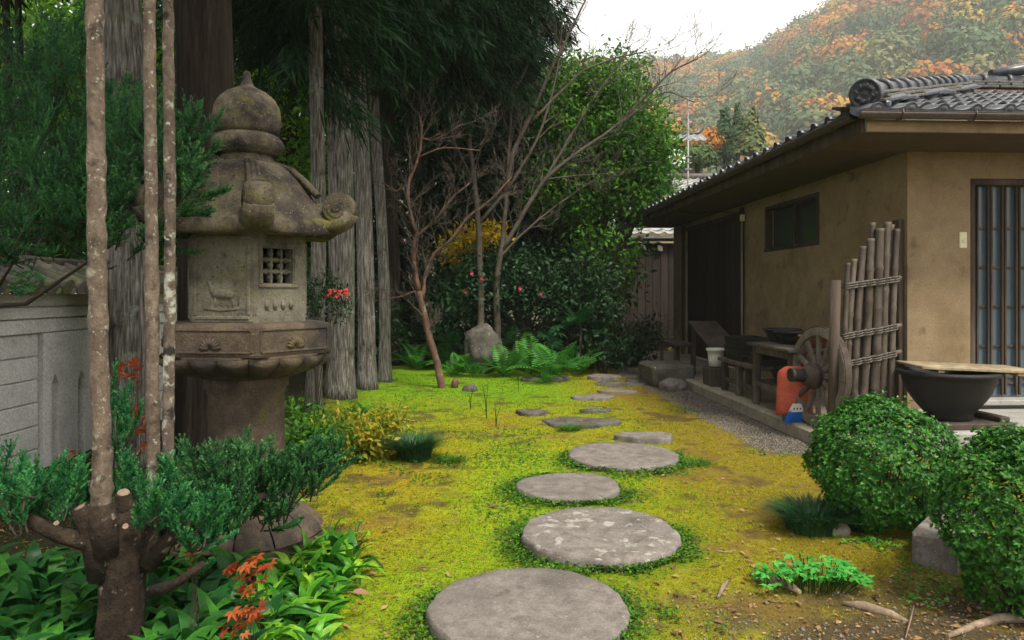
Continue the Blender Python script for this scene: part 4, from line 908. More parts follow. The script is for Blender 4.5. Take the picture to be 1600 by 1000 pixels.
for j in range(8):
    a = VA + .4 + 2 * PI * j / 8; V = []
    for u in range(6):
        for w in range(6):
            s_ = (w / 5 - .5) * .74; f_ = u / 5; b_ = math.cos(s_ / .37 * PI / 2) ** .5 if abs(s_) < .369 else 0; r = .142 + .030 * math.sin(f_ * PI) ** .7 + .012 * b_
            V.append((r * math.cos(a + s_), r * math.sin(a + s_), 1.998 + .095 * f_))
    mb.add(V, [(u * 6 + w, u * 6 + w + 1, u * 6 + w + 7, u * 6 + w + 6) for u in range(5) for w in range(5)], True)
mb.build('lotus_ring', m_lant, fin)
MB().lathe([(.142, 2.098), (.158, 2.115), (.167, 2.16), (.167, 2.20), (.158, 2.245), (.135, 2.285), (.10, 2.315), (.06, 2.335), (.034, 2.352), (.022, 2.38), (.017, 2.41), (.016, 2.422), (.009, 2.427)], 48).build('jewel', m_lant, fin)

# ------------------------------------------------------------------ garden wall on the left
WX = -3.40
gw = empty('garden_wall', (WX, 0, 0), 0, 'long grey plastered garden wall with a mossy tiled coping', 'wall')
Y0, Y1 = -.8, 19.0
mb = MB(); mb.box((-.14, (Y0 + Y1) / 2, .6), (.20, Y1 - Y0, 1.30)); mb.build('wall_core', m_wallp, gw)
for (z0, z1, pr_) in ((1.01, 1.112, .012), (1.117, 1.196, .040), (1.201, 1.29, .020)):
    MB().box((-.02 + pr_ / 2, (Y0 + Y1) / 2, (z0 + z1) / 2), (.06 + pr_, Y1 - Y0, z1 - z0), .006).build('moulding_band', m_wallp, gw)
slabm = MB().box((0, 0, 0), (.05, .994, .160), .007).mesh('wall_slab', m_wallg)
def slabs(y0, n):
    for j in range(n):
        for r in range(6): place('wall_slab', slabm, gw, (-.032 + random.uniform(-.003, .003), y0 + .5 + j, .925 - .166 * r))
def pier(y0, y1):
    pts = [(y0, -.1)]; k = 3; w = (y1 - y0) / k
    for i in range(k):
        a, b_ = y0 + w * (i + .28), y0 + w * (i + .56); pts += [(a, -.1), (a, .62), ((a + b_) / 2, .70), (b_, .62), (b_, -.1)]
    pts += [(y1, -.1), (y1, 1.005), (y0, 1.005)]
    m_ = MB(); m_.prism(pts, -.05, .012); m_.v = [(z, x, y) for x, y, z in m_.v]
    bm = bmesh.new(); vs = [bm.verts.new(v) for v in m_.v]
    for f in m_.f: bm.faces.new([vs[i] for i in f])
    bm.normal_update(); bmesh.ops.triangulate(bm, faces=[f for f in bm.faces if len(f.verts) > 4]); bmesh.ops.recalc_face_normals(bm, faces=bm.faces)
    me = bpy.data.meshes.new('wall_pier'); bm.to_mesh(me); bm.free(); me.materials.append(m_wallp); place('wall_pier', me, gw)
slabs(-.7, 6); pier(5.32, 6.32); slabs(6.33, 3); pier(9.34, 10.34); slabs(10.35, 3); pier(13.36, 14.36); slabs(14.37, 4)
cop = MB(); cop.add([(.26, Y0, 1.30), (.26, Y1, 1.30), (-.14, Y1, 1.48), (-.14, Y0, 1.48), (-.54, Y0, 1.30), (-.54, Y1, 1.30)], [(0, 1, 2, 3), (3, 2, 5, 4), (0, 4, 5, 1), (0, 3, 4), (1, 5, 2)]); cop = cop.build('coping', m_mtile, gw)
roll = MB(); 
V = []; n_ = 12
for (s_, r) in ((0, .050), (-.004, .056), (.03, .056), (.035, .051), (.25, .048), (.255, .054), (.29, .054), (.295, .05), (.46, .047)):
    for j in range(n_): a = 2 * PI * j / n_; V.append((-s_, r * math.cos(a), r * math.sin(a)))
roll.add(V, [(i * n_ + j, (i + 1) * n_ + j, (i + 1) * n_ + (j + 1) % n_, i * n_ + (j + 1) % n_) for i in range(8) for j in range(n_)], True); roll.f.append(tuple(n_ - 1 - j for j in range(n_))[::-1]); roll.sm.append(False)
roll = roll.mesh('roll_tile', m_mtile)
pan = MB(); V = []
for s_ in (0, -.46):
    for j in range(7): w = -.062 + .124 * j / 6; V.append((s_, w, -.028 * math.cos(w / .062 * PI / 2)))
for j in range(7): w = -.062 + .124 * j / 6; V.append((.004, w, -.028 * math.cos(w / .062 * PI / 2) - .035))
pan.add(V, [(j, j + 1, 7 + j + 1, 7 + j) for j in range(6)] + [(j + 1, j, 14 + j, 15 + j) for j in range(6)], True); pan = pan.mesh('pan_tile', m_mtile)
y = 0.0; sla = math.atan(.18 / .40)
while y < 16:
    place('roll_tile', roll, cop, (.29, y, 1.335 + random.uniform(-.004, .004)), (0, sla + random.uniform(-.015, .015), random.uniform(-.03, .03)))
    place('pan_tile', pan, cop, (.285, y + .086, 1.345), (0, sla, random.uniform(-.02, .02))); y += .172
for i in range(26): MB().box((-.14, -.5 + .62 * i, 1.53), (.20, .60, .07), .02, jit=.004).build('ridge_tile', m_mtile, cop)

# ------------------------------------------------------------------ trees
def trunk_mesh(base, top, r0, r1, mat, n=44, flare=1.55, fl_h=.6, flute=.05, bend=.03, name='trunk', fk=9):
    b_ = Vector(base); tp = Vector(top); pts, rad = [], []; L_ = (tp - b_).length; k = 18
    for i in range(k + 1):
        f_ = (i / k) ** 1.5; p_ = b_.lerp(tp, f_); h_ = f_ * L_; pts.append(p_ + Vector((math.sin(f_ * 9 + b_.x * 3) * bend, math.sin(f_ * 7 + b_.y) * bend, 0)) * min(1, h_))
        rad.append((r0 + (r1 - r0) * f_) * (1 + (flare - 1) * math.exp(-h_ / (fl_h * .45))))
    return MB().tube(pts, rad, n, flute=flute, fk=fk, rough=.012).mesh(name, mat)
def cedar_crown(name, blobs, ncl, per, mat, ln=.20, wd=.022, crad=.20, shell=.25, droop=.8):
    C, d = blobpts(blobs, ncl, shell); hz = d * np.array([1, 1, .2]); cv = rng.uniform(0, 1, ncl)
    CC = np.repeat(C, per, 0); ax = unit(np.repeat(unit(hz) + np.array([0, 0, -.55]), per, 0)); f_ = rng.uniform(0, 1, ncl * per)
    CC = CC + ax * (f_[:, None] * crad * 3) + rng.normal(size=CC.shape) * crad * .35
    D = unit(ax * .8 + rdir(len(CC)) * .7 + np.array([0, 0, -droop * .6])); Ln = ln * rng.uniform(.5, 1.3, len(CC))
    V_, Q_ = leafquads(CC, D, rdir(len(CC)), Ln, wd * rng.uniform(.7, 1.4, len(CC)), .0, .05)
    return npmesh(name, V_, Q_, mat, np.clip(np.repeat(cv, per) * .6 + rng.uniform(0, .4, len(CC)), 0, 1))
def limbs(mb, b_, tp, n, z0, lmin, lmax, r, sag=.2):
    b_ = Vector(b_); tp = Vector(tp)
    for i in range(n):
        f_ = random.uniform(z0, .98); p_ = b_.lerp(tp, f_); a = random.uniform(0, 6.28); l = random.uniform(lmin, lmax) * (1.1 - .5 * f_); d = Vector((math.cos(a), math.sin(a), 0))
        mb.tube([p_, p_ + d * l * .4 + Vector((0, 0, .06 * l)), p_ + d * l * .75 + Vector((0, 0, -.02 * l)), p_ + d * l + Vector((0, 0, -sag * l))], [r, r * .7, r * .45, r * .15], 5, cap=False)
    return mb
def cedar(label, px, py, ptop, wpx, d=None, mat=m_bark, blobs=(), ncl=0, per=60, leaf=f_canopy, Hh=9.0, grp='tall cedars on the left', flare=1.5, flute=.014, name='cedar_tree', nl=14, ln=.2):
    if d is None: base = G(px, py, .03)
    else: base = Vector(((px - 800) / F * d, d, gzf((px - 800) / F * d, d)))
    d = base.y; zt = H + HY / F * d; tx = (ptop - 800) / F * d; k = Hh / zt; top = Vector((base.x + (tx - base.x) * k, d, Hh)); base.z = gzf(base.x, base.y) - .05
    r = wpx / 2 / F * d
    e = empty(name, base, 0, label, 'tree', grp); o = Vector(base)
    place('trunk', trunk_mesh((0, 0, 0), top - o, r, r * .72, mat, flare=flare, flute=flute), e)
    if nl: limbs(MB(), (0, 0, 0), top - o, nl, .55, .9, 1.9, .03).build('limbs', m_twigd, e)['kind'] = 'stuff'
    if ncl:
        bl = [(b_[0] - o.x, b_[1] - o.y, b_[2] - o.z, b_[3], b_[4], b_[5]) for b_ in blobs]
        tag(place('crown', cedar_crown('crown', bl, ncl, per, leaf, ln=ln), e), kind='stuff')
    return e
def B(px, py, d, rx, ry, rz): p_ = P(px, py, d); return (p_.x, p_.y, p_.z, rx / F * d, ry, rz / F * d)
cedar('thick grey cedar trunk with white lichen standing before the garden wall', 205, 0, 178, 74, 5.55, m_bark, [(-3.4, 5.6, 7.2, 2.4, 2.6, 2.6), (-3.6, 3.6, 8.0, 1.8, 1.8, 2.4)], 260, 60, flare=1.25, Hh=12, ln=.42)  # crown out of view, made large and dense to block skylight
cedar('massive dark red-brown cedar trunk rising behind the stone lantern', 322, 0, 312, 88, 5.9, m_barkd, [(-2.2, 6.6, 8.0, 2.4, 2.2, 3.0), (-1.9, 4.7, 6.4, 1.7, 1.6, 1.9), B(470, 60, 7.2, 75, .5, 110), B(440, -60, 7.0, 160, .8, 110)], 420, 80, flare=1.2, flute=.03, Hh=13, ln=.30)  # upper crown reaches forward unseen, added to shade trunks and wall
cedar('slim pale cedar trunk with a bare brown foot beside the lantern', 489, 648, 497, 24, None, m_bark, [B(510, -60, 8.3, 120, .9, 140), B(470, 60, 8.4, 50, .5, 80)], 120, 70, flare=1.3)
cedar('broad grey cedar trunk, first of the row beyond the lantern', 532, 622, 525, 41, None, m_bark, [B(560, -60, 9.8, 190, 1.2, 150), B(590, 10, 9.8, 80, .8, 80), (-2.2, 9.6, 9.2, 2.0, 2.0, 3.0)], 330, 75, flare=1.35, Hh=13)
cedar('second grey cedar trunk of the row, fluted and leaning left', 574, 608, 553, 27, None, m_bark, [B(650, -20, 10.8, 190, 1.2, 140), B(660, 90, 10.8, 70, .8, 80)], 230, 75, flare=1.35, Hh=13)
cedar('third and slimmest grey cedar trunk of the row, mossy at its foot', 602, 596, 581, 18, None, m_bark, [B(720, -10, 11.8, 150, 1.3, 120), B(700, 90, 11.8, 110, 1.0, 100)], 220, 75, flare=1.4)
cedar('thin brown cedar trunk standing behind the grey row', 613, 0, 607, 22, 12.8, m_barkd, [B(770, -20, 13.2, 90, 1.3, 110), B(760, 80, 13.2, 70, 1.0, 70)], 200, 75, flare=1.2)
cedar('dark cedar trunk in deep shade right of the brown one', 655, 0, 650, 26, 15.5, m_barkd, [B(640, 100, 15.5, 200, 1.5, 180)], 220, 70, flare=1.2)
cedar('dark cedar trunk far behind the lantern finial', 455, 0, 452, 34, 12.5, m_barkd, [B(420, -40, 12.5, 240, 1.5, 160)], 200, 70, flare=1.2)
cedar('very thin dark trunk at the upper left edge', 18, 0, 14, 12, 8.0, m_barkd, [B(-60, -150, 8.0, 120, .8, 130)], 60, 60, flare=1.1, nl=4)
cedar('second thin dark trunk at the upper left edge, slightly bent', 44, 0, 33, 11, 8.3, m_barkd, [B(60, -190, 8.3, 120, .8, 120)], 60, 60, flare=1.1, nl=4)

def broad(name, label, base, blobs, ncl, per, crad, ls, mat, r=.12, cat='tree', grp=None, shell=.35, aspect=.45, trunkmat=m_twigd, stems=1, var=.25, limbn=6):
    o = Vector(base); e = empty(name, o, 0, label, cat, grp)
    bl = [(b_[0] - o.x, b_[1] - o.y, b_[2] - o.z, b_[3], b_[4], b_[5]) for b_ in blobs]
    tag(place('crown', crown_mesh('crown', bl, ncl, per, crad, ls, mat, shell=shell, aspect=aspect, var_clump=var), e), kind='stuff')
    m_ = MB()
    for b_ in bl:
        for q in range(max(1, limbn // len(bl))):
            t_ = Vector((b_[0] + random.uniform(-.5, .5) * b_[3], b_[1] + random.uniform(-.5, .5) * b_[4], b_[2] + random.uniform(-.4, .5) * b_[5])); mid = t_ * .5 + Vector((random.uniform(-.1, .1), 0, -.02 * t_.z)); mid.x *= .6; mid.y *= .6
            m_.tube([Vector((0, 0, -.05)), Vector((mid.x * .35, mid.y * .35, mid.z * .6)), mid, t_], [r, r * .75, r * .5, r * .12], 6, cap=False)
    m_.build('trunk', trunkmat, e); return e
# sunlit greenery beyond the garden wall
for i, (px, py, d, rx, rz, lb, mt) in enumerate([(60, 60, 11, 130, 170, 'light green backlit tree over the wall at the upper left', f_back), (200, 150, 13, 130, 150, 'mid green tree behind the thick lichen trunk', f_broad),
        (440, 250, 12.5, 60, 170, 'yellow green backlit tree seen between lantern finial and cedars', f_back), (110, 330, 9.5, 150, 90, 'dark leafy bush hanging over the wall coping', f_broad), (470, 390, 15, 70, 130, 'soft green shrub over the wall right of the lantern', f_back), (300, 330, 14, 120, 150, 'shaded green tree behind the lantern roof', f_broad), (250, 80, 15, 150, 200, 'dark green tree between the two thickest cedar trunks', f_camel), (100, 180, 16, 200, 220, 'tall shaded evergreen behind the upper left sprays', f_camel), (420, 60, 17, 140, 220, 'tall dark evergreen behind the lantern finial', f_camel)]):
    p_ = P(px, py, d); broad('leafy_tree', lb, (p_.x, d, 0), [B(px, py, d, rx, 1.0, rz), B(px - 40, py + 40, d + .6, rx * .7, .9, rz * .7)], 300 if d < 15 else 520, 16, .2, .16 if d < 15 else .22, mt, .08, grp='trees beyond the garden wall')
# deep shade behind the garden: dark evergreens
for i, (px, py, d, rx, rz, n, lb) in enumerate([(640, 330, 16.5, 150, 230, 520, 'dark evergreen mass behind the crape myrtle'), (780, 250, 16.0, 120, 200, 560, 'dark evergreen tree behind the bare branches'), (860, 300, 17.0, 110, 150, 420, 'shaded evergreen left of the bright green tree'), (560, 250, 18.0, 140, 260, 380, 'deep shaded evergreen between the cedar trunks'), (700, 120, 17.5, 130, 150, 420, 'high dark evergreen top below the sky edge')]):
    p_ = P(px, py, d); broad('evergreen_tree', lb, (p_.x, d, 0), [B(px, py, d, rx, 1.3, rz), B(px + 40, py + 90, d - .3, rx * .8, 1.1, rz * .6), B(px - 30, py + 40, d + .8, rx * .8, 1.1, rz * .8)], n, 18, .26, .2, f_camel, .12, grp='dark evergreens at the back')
# the bright green tree
p_ = P(930, 500, 14.3)
broad('green_tree', 'bright green broadleaf tree leaning over the shed roof', (p_.x, 14.3, 0), [B(925, 190, 14.2, 75, 1.0, 80), B(985, 215, 14.0, 65, .9, 75), B(880, 170, 14.6, 65, .9, 80), B(935, 290, 14.2, 70, .9, 62), B(1005, 280, 13.9, 48, .6, 56), B(885, 280, 14.4, 65, .9, 80), B(1022, 245, 14, 36, .5, 45), B(960, 130, 14.2, 55, .7, 45)], 1300, 20, .16, .115, f_broad, .13, shell=.3, var=.35, limbn=16)
p_ = P(965, 520, 13.2); broad('young_green_tree', 'small light green sapling in front of the dark shed', (p_.x, 13.2, 0), [B(960, 400, 13.2, 45, .4, 36), B(975, 440, 13.2, 32, .35, 36), B(925, 380, 13.3, 32, .35, 32), B(985, 425, 13.1, 26, .3, 25)], 60, 12, .12, .13, f_broad, .035, limbn=8)
# golden leaves glimpsed between trunks
p_ = P(735, 430, 13.4); broad('golden_maple', 'small golden leaved tree glowing between the branches', (p_.x, 13.4, 0), [B(730, 390, 13.4, 42, .4, 26), B(760, 375, 13.4, 32, .4, 20)], 130, 12, .10, .11, f_gold, .05)
# camellia
p_ = P(820, 560, 12.6); cb = [B(740, 455, 12.4, 72, .7, 48), B(820, 445, 12.6, 90, .8, 46), B(890, 450, 12.6, 78, .7, 46), B(780, 420, 12.8, 80, .7, 36), B(700, 480, 12.5, 50, .6, 36), B(930, 470, 12.5, 42, .5, 40), B(860, 490, 12.9, 90, .5, 40)]
cam_b = broad('camellia_bush', 'wide dark camellia bush with scattered pink flowers', (p_.x, 12.7, 0), cb, 800, 18, .13, .095, f_camel, .09, 'bush', shell=.45, var=.3, limbn=18)
fm = MB()
for j in range(6):
    a = j * PI / 3; fm.add([(0, 0, 0), (.035 * math.cos(a - .5), .035 * math.sin(a - .5), .02), (.062 * math.cos(a), .062 * math.sin(a), .035), (.035 * math.cos(a + .5), .035 * math.sin(a + .5), .02)], [(0, 1, 2, 3)], True)
fm = fm.mesh('flower', f_pink)
for (px, py) in ((736, 426), (752, 434), (727, 454), (845, 458), (812, 451)):
    q = P(px, py, 11.75 + .1 * abs(px - 800) / 100) - Vector((p_.x, 12.7, 0)); o = place('flower', fm, cam_b, q, (PI / 2 + random.uniform(-.4, .4), random.uniform(-.4, .4), random.uniform(0, 1)), random.uniform(.55, .9))

# bare and crooked trees
def twigs(mb, p0, d0, L_, r, depth, R, wob=.35, up=.10, nseg=5):
    p = Vector(p0); d = Vector(d0).normalized(); pts = [p.copy()]; rad = [r]
    for i in range(nseg):
        d = (d + Vector((R.uniform(-1, 1), R.uniform(-1, 1), R.uniform(-1, 1))) * wob * .55 + Vector((0, 0, up))).normalized(); p = p + d * L_ / nseg; pts.append(p.copy()); rad.append(max(.0022, r * (1 - .75 * (i + 1) / nseg)))
        if depth > 0 and i >= 1:
            for q in range(1 if R.random() < .75 else 2):
                a = Vector((R.uniform(-1, 1), R.uniform(-1, 1), R.uniform(-.6, 1))); twigs(mb, p, d * .8 + a * .8, L_ * R.uniform(.4, .65), max(.003, rad[-1] * .65), depth - 1, R, wob, up, 4)
    mb.tube(pts, rad, 5 if r > .012 else 3, cap=False)
def limb_tree(name, label, base_px, d, limbs_, mat, seed, twig=.55, depth=2, cat='tree', ntw=1, up=.05, trunkmat=None):
    R = random.Random(seed); b_ = P(base_px[0], base_px[1], d); o = Vector((b_.x, d, 0)); e = empty(name, o, 0, label, cat); tw = MB()
    for (pts, w0, w1) in limbs_:
        ps = [P(q[0], q[1], d + (q[2] if len(q) > 2 else 0)) - o for q in pts]; n = len(ps); fine = []
        for i in range(n - 1):
            for k in range(4): fine.append(ps[i].lerp(ps[i + 1], k / 4))
        fine.append(ps[-1]); sm_ = [fine[0]] + [(fine[i - 1] + fine[i] * 2 + fine[i + 1]) / 4 + Vector((R.uniform(-1, 1), R.uniform(-1, 1), R.uniform(-1, 1))) * .006 for i in range(1, len(fine) - 1)] + [fine[-1]]
        m = len(sm_); rad = [(w0 + (w1 - w0) * i / (m - 1)) / 2 / F * d for i in range(m)]
        MB().tube(sm_, rad, 9, rough=.05).build('limb', mat, e)
        for i in range(2, m):
            if w0 > 9 and i < m * .4: continue
            for q in range(ntw):
                if R.random() < .75:
                    dr = (sm_[i] - sm_[i - 1]).normalized() + Vector((R.uniform(-1, 1), R.uniform(-1, 1), R.uniform(-.5, 1))) * .9; twigs(tw, sm_[i], dr, twig * R.uniform(.5, 1.2), min(.012, rad[i] * .6), depth, R, up=up)
    tag(tw.build('twigs', m_twig, e), kind='stuff'); return e
limb_tree('crape_myrtle', 'smooth red-brown crooked bare tree rooted in the moss', (690, 607), 9.85, [
    ([(691, 610), (686, 580), (672, 530), (662, 490), (655, 455)], 12, 10), ([(655, 455), (648, 420), (646, 385), (652, 365), (640, 330), (636, 290), (655, 245), (660, 200), (652, 175)], 8, 3),
    ([(660, 470), (664, 430), (678, 395), (700, 380), (730, 340), (770, 310), (800, 275)], 6.5, 2.5), ([(648, 372), (680, 345), (705, 310), (735, 285)], 5, 2), ([(636, 290), (618, 300), (600, 285)], 3, 2), ([(652, 215), (680, 220), (720, 195)], 4, 2), ([(650, 455), (620, 465), (585, 470)], 2.5, 1.5), ([(655, 245), (690, 230), (750, 235)], 3, 1.5)], m_redbark, 3, .38, 2)
limb_tree('bare_tree', 'grey many-stemmed bare tree with fanning branches against the sky', (780, 500), 12.0, [
    ([(752, 560), (750, 420), (748, 350), (742, 290), (732, 220), (740, 165), (780, 110), (830, 60)], 11, 3), ([(778, 560), (775, 440), (785, 380), (790, 320), (795, 240), (800, 150)], 12, 3), ([(785, 390), (820, 330), (850, 280), (900, 240), (960, 200), (1010, 150), (1050, 110), (1090, 92)], 8, 2),
    ([(790, 300), (800, 240), (830, 180), (860, 110), (890, 50), (915, 0)], 8, 3), ([(830, 190), (870, 150), (910, 110), (960, 90), (1010, 80)], 5, 2), ([(840, 300), (890, 215), (930, 150), (985, 75)], 5, 2), ([(748, 350), (790, 300), (840, 220), (870, 120), (880, 20)], 6, 2), ([(742, 290), (700, 200), (690, 130), (690, 40)], 4, 2),
    ([(960, 200), (1000, 170), (1040, 140), (1085, 160)], 3, 1.5), ([(800, 150), (830, 90), (850, 20), (870, -30)], 5, 3), ([(775, 410), (810, 370), (870, 320), (930, 280)], 5, 2), ([(850, 280), (900, 275), (960, 270)], 3, 1.5), ([(740, 165), (720, 120), (705, 60)], 3, 1.5)], m_twig, 8, .62, 2, ntw=1)
# ------------------------------------------------------------------ cedar sprays
def shoots_to_mesh(name, Bs, Ds, Ls, mat, per=15, nl=.020, nw=.0055, cvar=None, curve=.35):
    Bs = np.array(Bs); Ds = unit(np.array(Ds)); Ls = np.array(Ls); n = len(Bs); f_ = np.tile((np.arange(per) + .5) / per, n)
    b_ = np.repeat(Bs, per, 0); d_ = np.repeat(Ds, per, 0); l_ = np.repeat(Ls, per)
    up = np.array([0, 0, 1.0]); p_ = b_ + d_ * (f_ * l_)[:, None] + up * (curve * (f_ ** 2) * l_)[:, None]
    tdir = unit(d_ + up * (2 * curve * f_)[:, None]); rad = unit(np.cross(tdir, rdir(len(p_)))); D = unit(tdir * .85 + rad * .6)
    Sd = unit(np.cross(D, rdir(len(p_)))); sz = nl * rng.uniform(.7, 1.2, len(p_)) * (1 - .35 * f_)
    V_, T_ = tris(p_, D, Sd, sz, nw); v = np.repeat(rng.uniform(0, 1, n) if cvar is None else cvar, per) * .6 + rng.uniform(0, .25, len(p_)) + .2 * f_
    return npmesh(name, V_, T_, mat, np.clip(v, 0, 1))
def spray_shoots(o, d, L_, R, dens=9, out=None, flat=.5):
    """one branch spray: an arching axis with side shoots"""
    Bs, Ds, Ls = out; o = Vector(o); d = Vector(d).normalized(); s_ = d.cross(Vector((0, 0, 1))); s_ = s_.normalized() if s_.length > .1 else Vector((1, 0, 0)); u = s_.cross(d); p = o.copy(); dd = d.copy()
    for i in range(dens):
        f_ = i / dens; dd = (dd + Vector((0, 0, .035))).normalized(); q = p + dd * L_ / dens
        Bs.append(p[:]); Ds.append(dd[:]); Ls.append(L_ / dens * 1.5)
        for sg in (-1, 1):
            sd_ = (dd * .8 + s_ * sg * R.uniform(.5, .9) + u * R.uniform(-flat, flat)).normalized(); l = L_ * (.36 - .22 * abs(f_ - .3)) * R.uniform(.6, 1.1)
            Bs.append(p[:]); Ds.append(sd_[:]); Ls.append(l)
            if l > .06 and R.random() < .7: q2 = p + sd_ * l * .45; Bs.append(q2[:]); Ds.append((sd_ + s_ * sg * .2 + u * R.uniform(-.8, .8) + dd * .2)[:]); Ls.append(l * .55)
        p = q
def spray_mass(name, regions, parent, origin, mat, seed, axis_mat=m_twigd, per=14, nl=.02, nw=.007):
    """regions: (px, py, d, spread_px, spread_d, count, length, direction, scatter)"""
    R = random.Random(seed); out = ([], [], []); tw = MB(); o = Vector(origin)
    for (px, py, d, sx, sy, sd_, n, L_, dr, sc_) in regions:
        for i in range(n):
            p = P(px + R.uniform(-sx, sx), py + R.uniform(-sy, sy), d + R.uniform(-sd_, sd_)) - o
            dv = Vector(dr) + Vector((R.uniform(-sc_, sc_), R.uniform(-sc_, sc_), R.uniform(-sc_, sc_)))
            l = L_ * R.uniform(.65, 1.25); spray_shoots(p, dv, l, R, out=out)
            tw.tube([p - dv.normalized() * l * .25, p, p + dv.normalized() * l * .5], [.004, .0035, .002], 4, cap=False)
    tag(place('foliage', shoots_to_mesh('foliage', *out, mat, per=per, nl=nl, nw=nw), parent), kind='stuff'); tag(tw.build('twigs', axis_mat, parent), kind='stuff')
yc = P(-70, 500, 3.7); ycb = Vector((yc.x, 3.7, 0))
young = empty('young_cedar', ycb, 0, 'young cedar with feathery green sprays at the upper left', 'tree')
place('trunk', trunk_mesh((0, 0, -.05), (.1, 0, 3.2), .05, .03, m_barkd, n=12, flare=1.2), young)
mb = MB(); R = random.Random(4)
for (px, py, dd) in ((60, 330, 3.7), (150, 300, 3.5), (240, 300, 3.4), (320, 290, 3.25), (60, 200, 3.8), (160, 200, 3.6), (280, 250, 3.35), (40, 380, 3.5), (180, 380, 3.4)):
    q = P(px, py, dd) - ycb; z0 = q.z - R.uniform(.15, .35); mb.tube([(.05, 0, z0), Vector((q.x * .45, q.y * .4, z0 + .02)), q], [.016, .011, .004], 6, cap=False)
tag(mb.build('branches', m_twigd, young), kind='stuff')
spray_mass('f', [(40, 250, 3.8, 80, 130, .3, 62, .30, (.25, -.15, .8), .45), (110, 300, 3.6, 80, 90, .25, 52, .28, (.3, -.2, .75), .45), (60, 150, 3.9, 70, 60, .25, 24, .30, (.2, -.1, 1), .4), (200, 270, 3.5, 55, 85, .2, 38, .26, (.3, -.2, .8), .5), (278, 270, 3.25, 34, 60, .15, 17, .22, (.5, -.2, .6), .5), (20, 380, 3.5, 70, 40, .3, 26, .28, (.4, -.3, .2), .5), (170, 360, 3.4, 90, 40, .2, 26, .22, (.5, -.3, .2), .5), (290, 330, 3.2, 28, 25, .1, 5, .2, (.6, -.2, .1), .4)], young, ycb, f_cedar, 11)


# ------------------------------------------------------------------ coppiced cedar with three poles (front left)
db = P(188, 1030, 2.62); db.z = 0
dai = empty('coppiced_cedar', db, 0, 'coppiced cedar stump carrying three straight slender pale poles', 'tree')
R = random.Random(9)
def DP(px, py, d): return P(px, py, d) - db
mb = MB(); mb.tube([DP(188, 1060, 2.62), DP(187, 1000, 2.62), DP(190, 940, 2.62), DP(192, 880, 2.62), DP(194, 838, 2.64), DP(196, 805, 2.66), DP(198, 790, 2.66)], [.084, .076, .069, .071, .082, .088, .06], 26, flute=.07, fk=4, rough=.06)
mb.tube([DP(160, 900, 2.6), DP(150, 850, 2.57), DP(140, 815, 2.56), DP(128, 792, 2.55)], [.05, .045, .042, .036], 12, rough=.05)
mb.tube([DP(215, 890, 2.66), DP(232, 840, 2.7), DP(240, 800, 2.74)], [.06, .05, .04], 12, rough=.05); mb.tube([DP(170, 860, 2.58), DP(160, 820, 2.56), DP(158, 785, 2.55)], [.055, .05, .04], 12, rough=.05)
mb.tube([DP(200, 850, 2.72), DP(235, 800, 2.82), DP(262, 740, 2.95)], [.05, .04, .032], 10, rough=.05)
mb.build('stump', m_stump, dai)
for pts, rad, mt in (([(158, 795, 2.55), (160, 700, 2.55), (153, 500, 2.55), (151, 300, 2.55), (149, 100, 2.55), (147, -60, 2.55), (146, -300, 2.55)], [.036, .030, .030, .0295, .028, .027, .025], m_pole),
                     ([(241, 800, 2.74), (240, 720, 2.74), (238, 560, 2.74), (236, 300, 2.74), (234, 100, 2.74), (233, -60, 2.74), (232, -280, 2.74)], [.026, .0235, .0235, .0225, .0215, .021, .02], m_pole),
                     ([(262, 752, 2.95), (263, 640, 2.95), (265, 500, 2.95), (266, 300, 2.95), (263, 100, 2.95), (263, -60, 2.95), (262, -260, 2.95)], [.024, .022, .022, .0215, .021, .02, .019], m_polel)):
    P0 = [DP(*q) for q in pts]; fine, rr_ = [], []
    for i in range(len(P0) - 1):
        for k in range(9): fine.append(P0[i].lerp(P0[i + 1], k / 9)); rr_.append((rad[i] + (rad[i + 1] - rad[i]) * k / 9) * (1 + R.uniform(-.05, .05) + (.13 if R.random() < .12 else 0)))
    sm_ = [fine[0]] + [(fine[i - 1] + 2 * fine[i] + fine[i + 1]) / 4 + Vector((R.uniform(-1, 1), R.uniform(-1, 1), 0)) * .0016 for i in range(1, len(fine) - 1)] + [fine[-1]]
    MB().tube(sm_, rr_, 16, rough=.025).build('pole', mt, dai)
bl = [(q[0] - db.x, q[1] - db.y, q[2], q[3], q[4], q[5]) for q in ((-1.75, 2.5, 4.6, 1.0, 1.0, 1.2), (-1.5, 2.9, 5.6, .9, .9, 1.2), (-2.3, 2.0, 5.0, .9, 1.0, 1.2))]
tag(place('crown', cedar_crown('crown', bl, 150, 60, f_canopy, ln=.34, wd=.04), dai), kind='stuff')   # unseen crowns above the picture, added to shade the side wall and bed
cutm = MB().tube([(0, 0, -.02), (0, 0, 0)], [.022, .022], 14, rough=.10).mesh('sawn_end', m_cut)
for (px, py, d, t_, s_) in ((122, 789, 2.55, (.25, -.3, 0), 1.0), (138, 754, 2.66, (.1, .2, 0), .75), (193, 769, 2.62, (.35, .2, 0), .9), (196, 822, 2.53, (.9, .1, 0), .45), (160, 828, 2.52, (.9, 0, 0), .35), (88, 817, 2.52, (.7, .2, 0), .4)):
    place('sawn_end', cutm, dai, DP(px, py, d), t_, s_)
MB().tube([DP(138, 800, 2.66), DP(138, 757, 2.66)], [.03, .021], 10, rough=.05).build('cut_stub', m_stump, dai); MB().tube([DP(196, 830, 2.63), DP(193, 772, 2.62)], [.04, .025], 10, rough=.05).build('cut_stub', m_stump, dai)
def dbranch(pts, rad, regs, mat, seed, **k):
    b_ = MB().tube([DP(*q) for q in pts], rad, 9, rough=.06).build('branch', m_stump, dai); spray_mass('f', regs, b_, db, mat, seed, **k); return b_
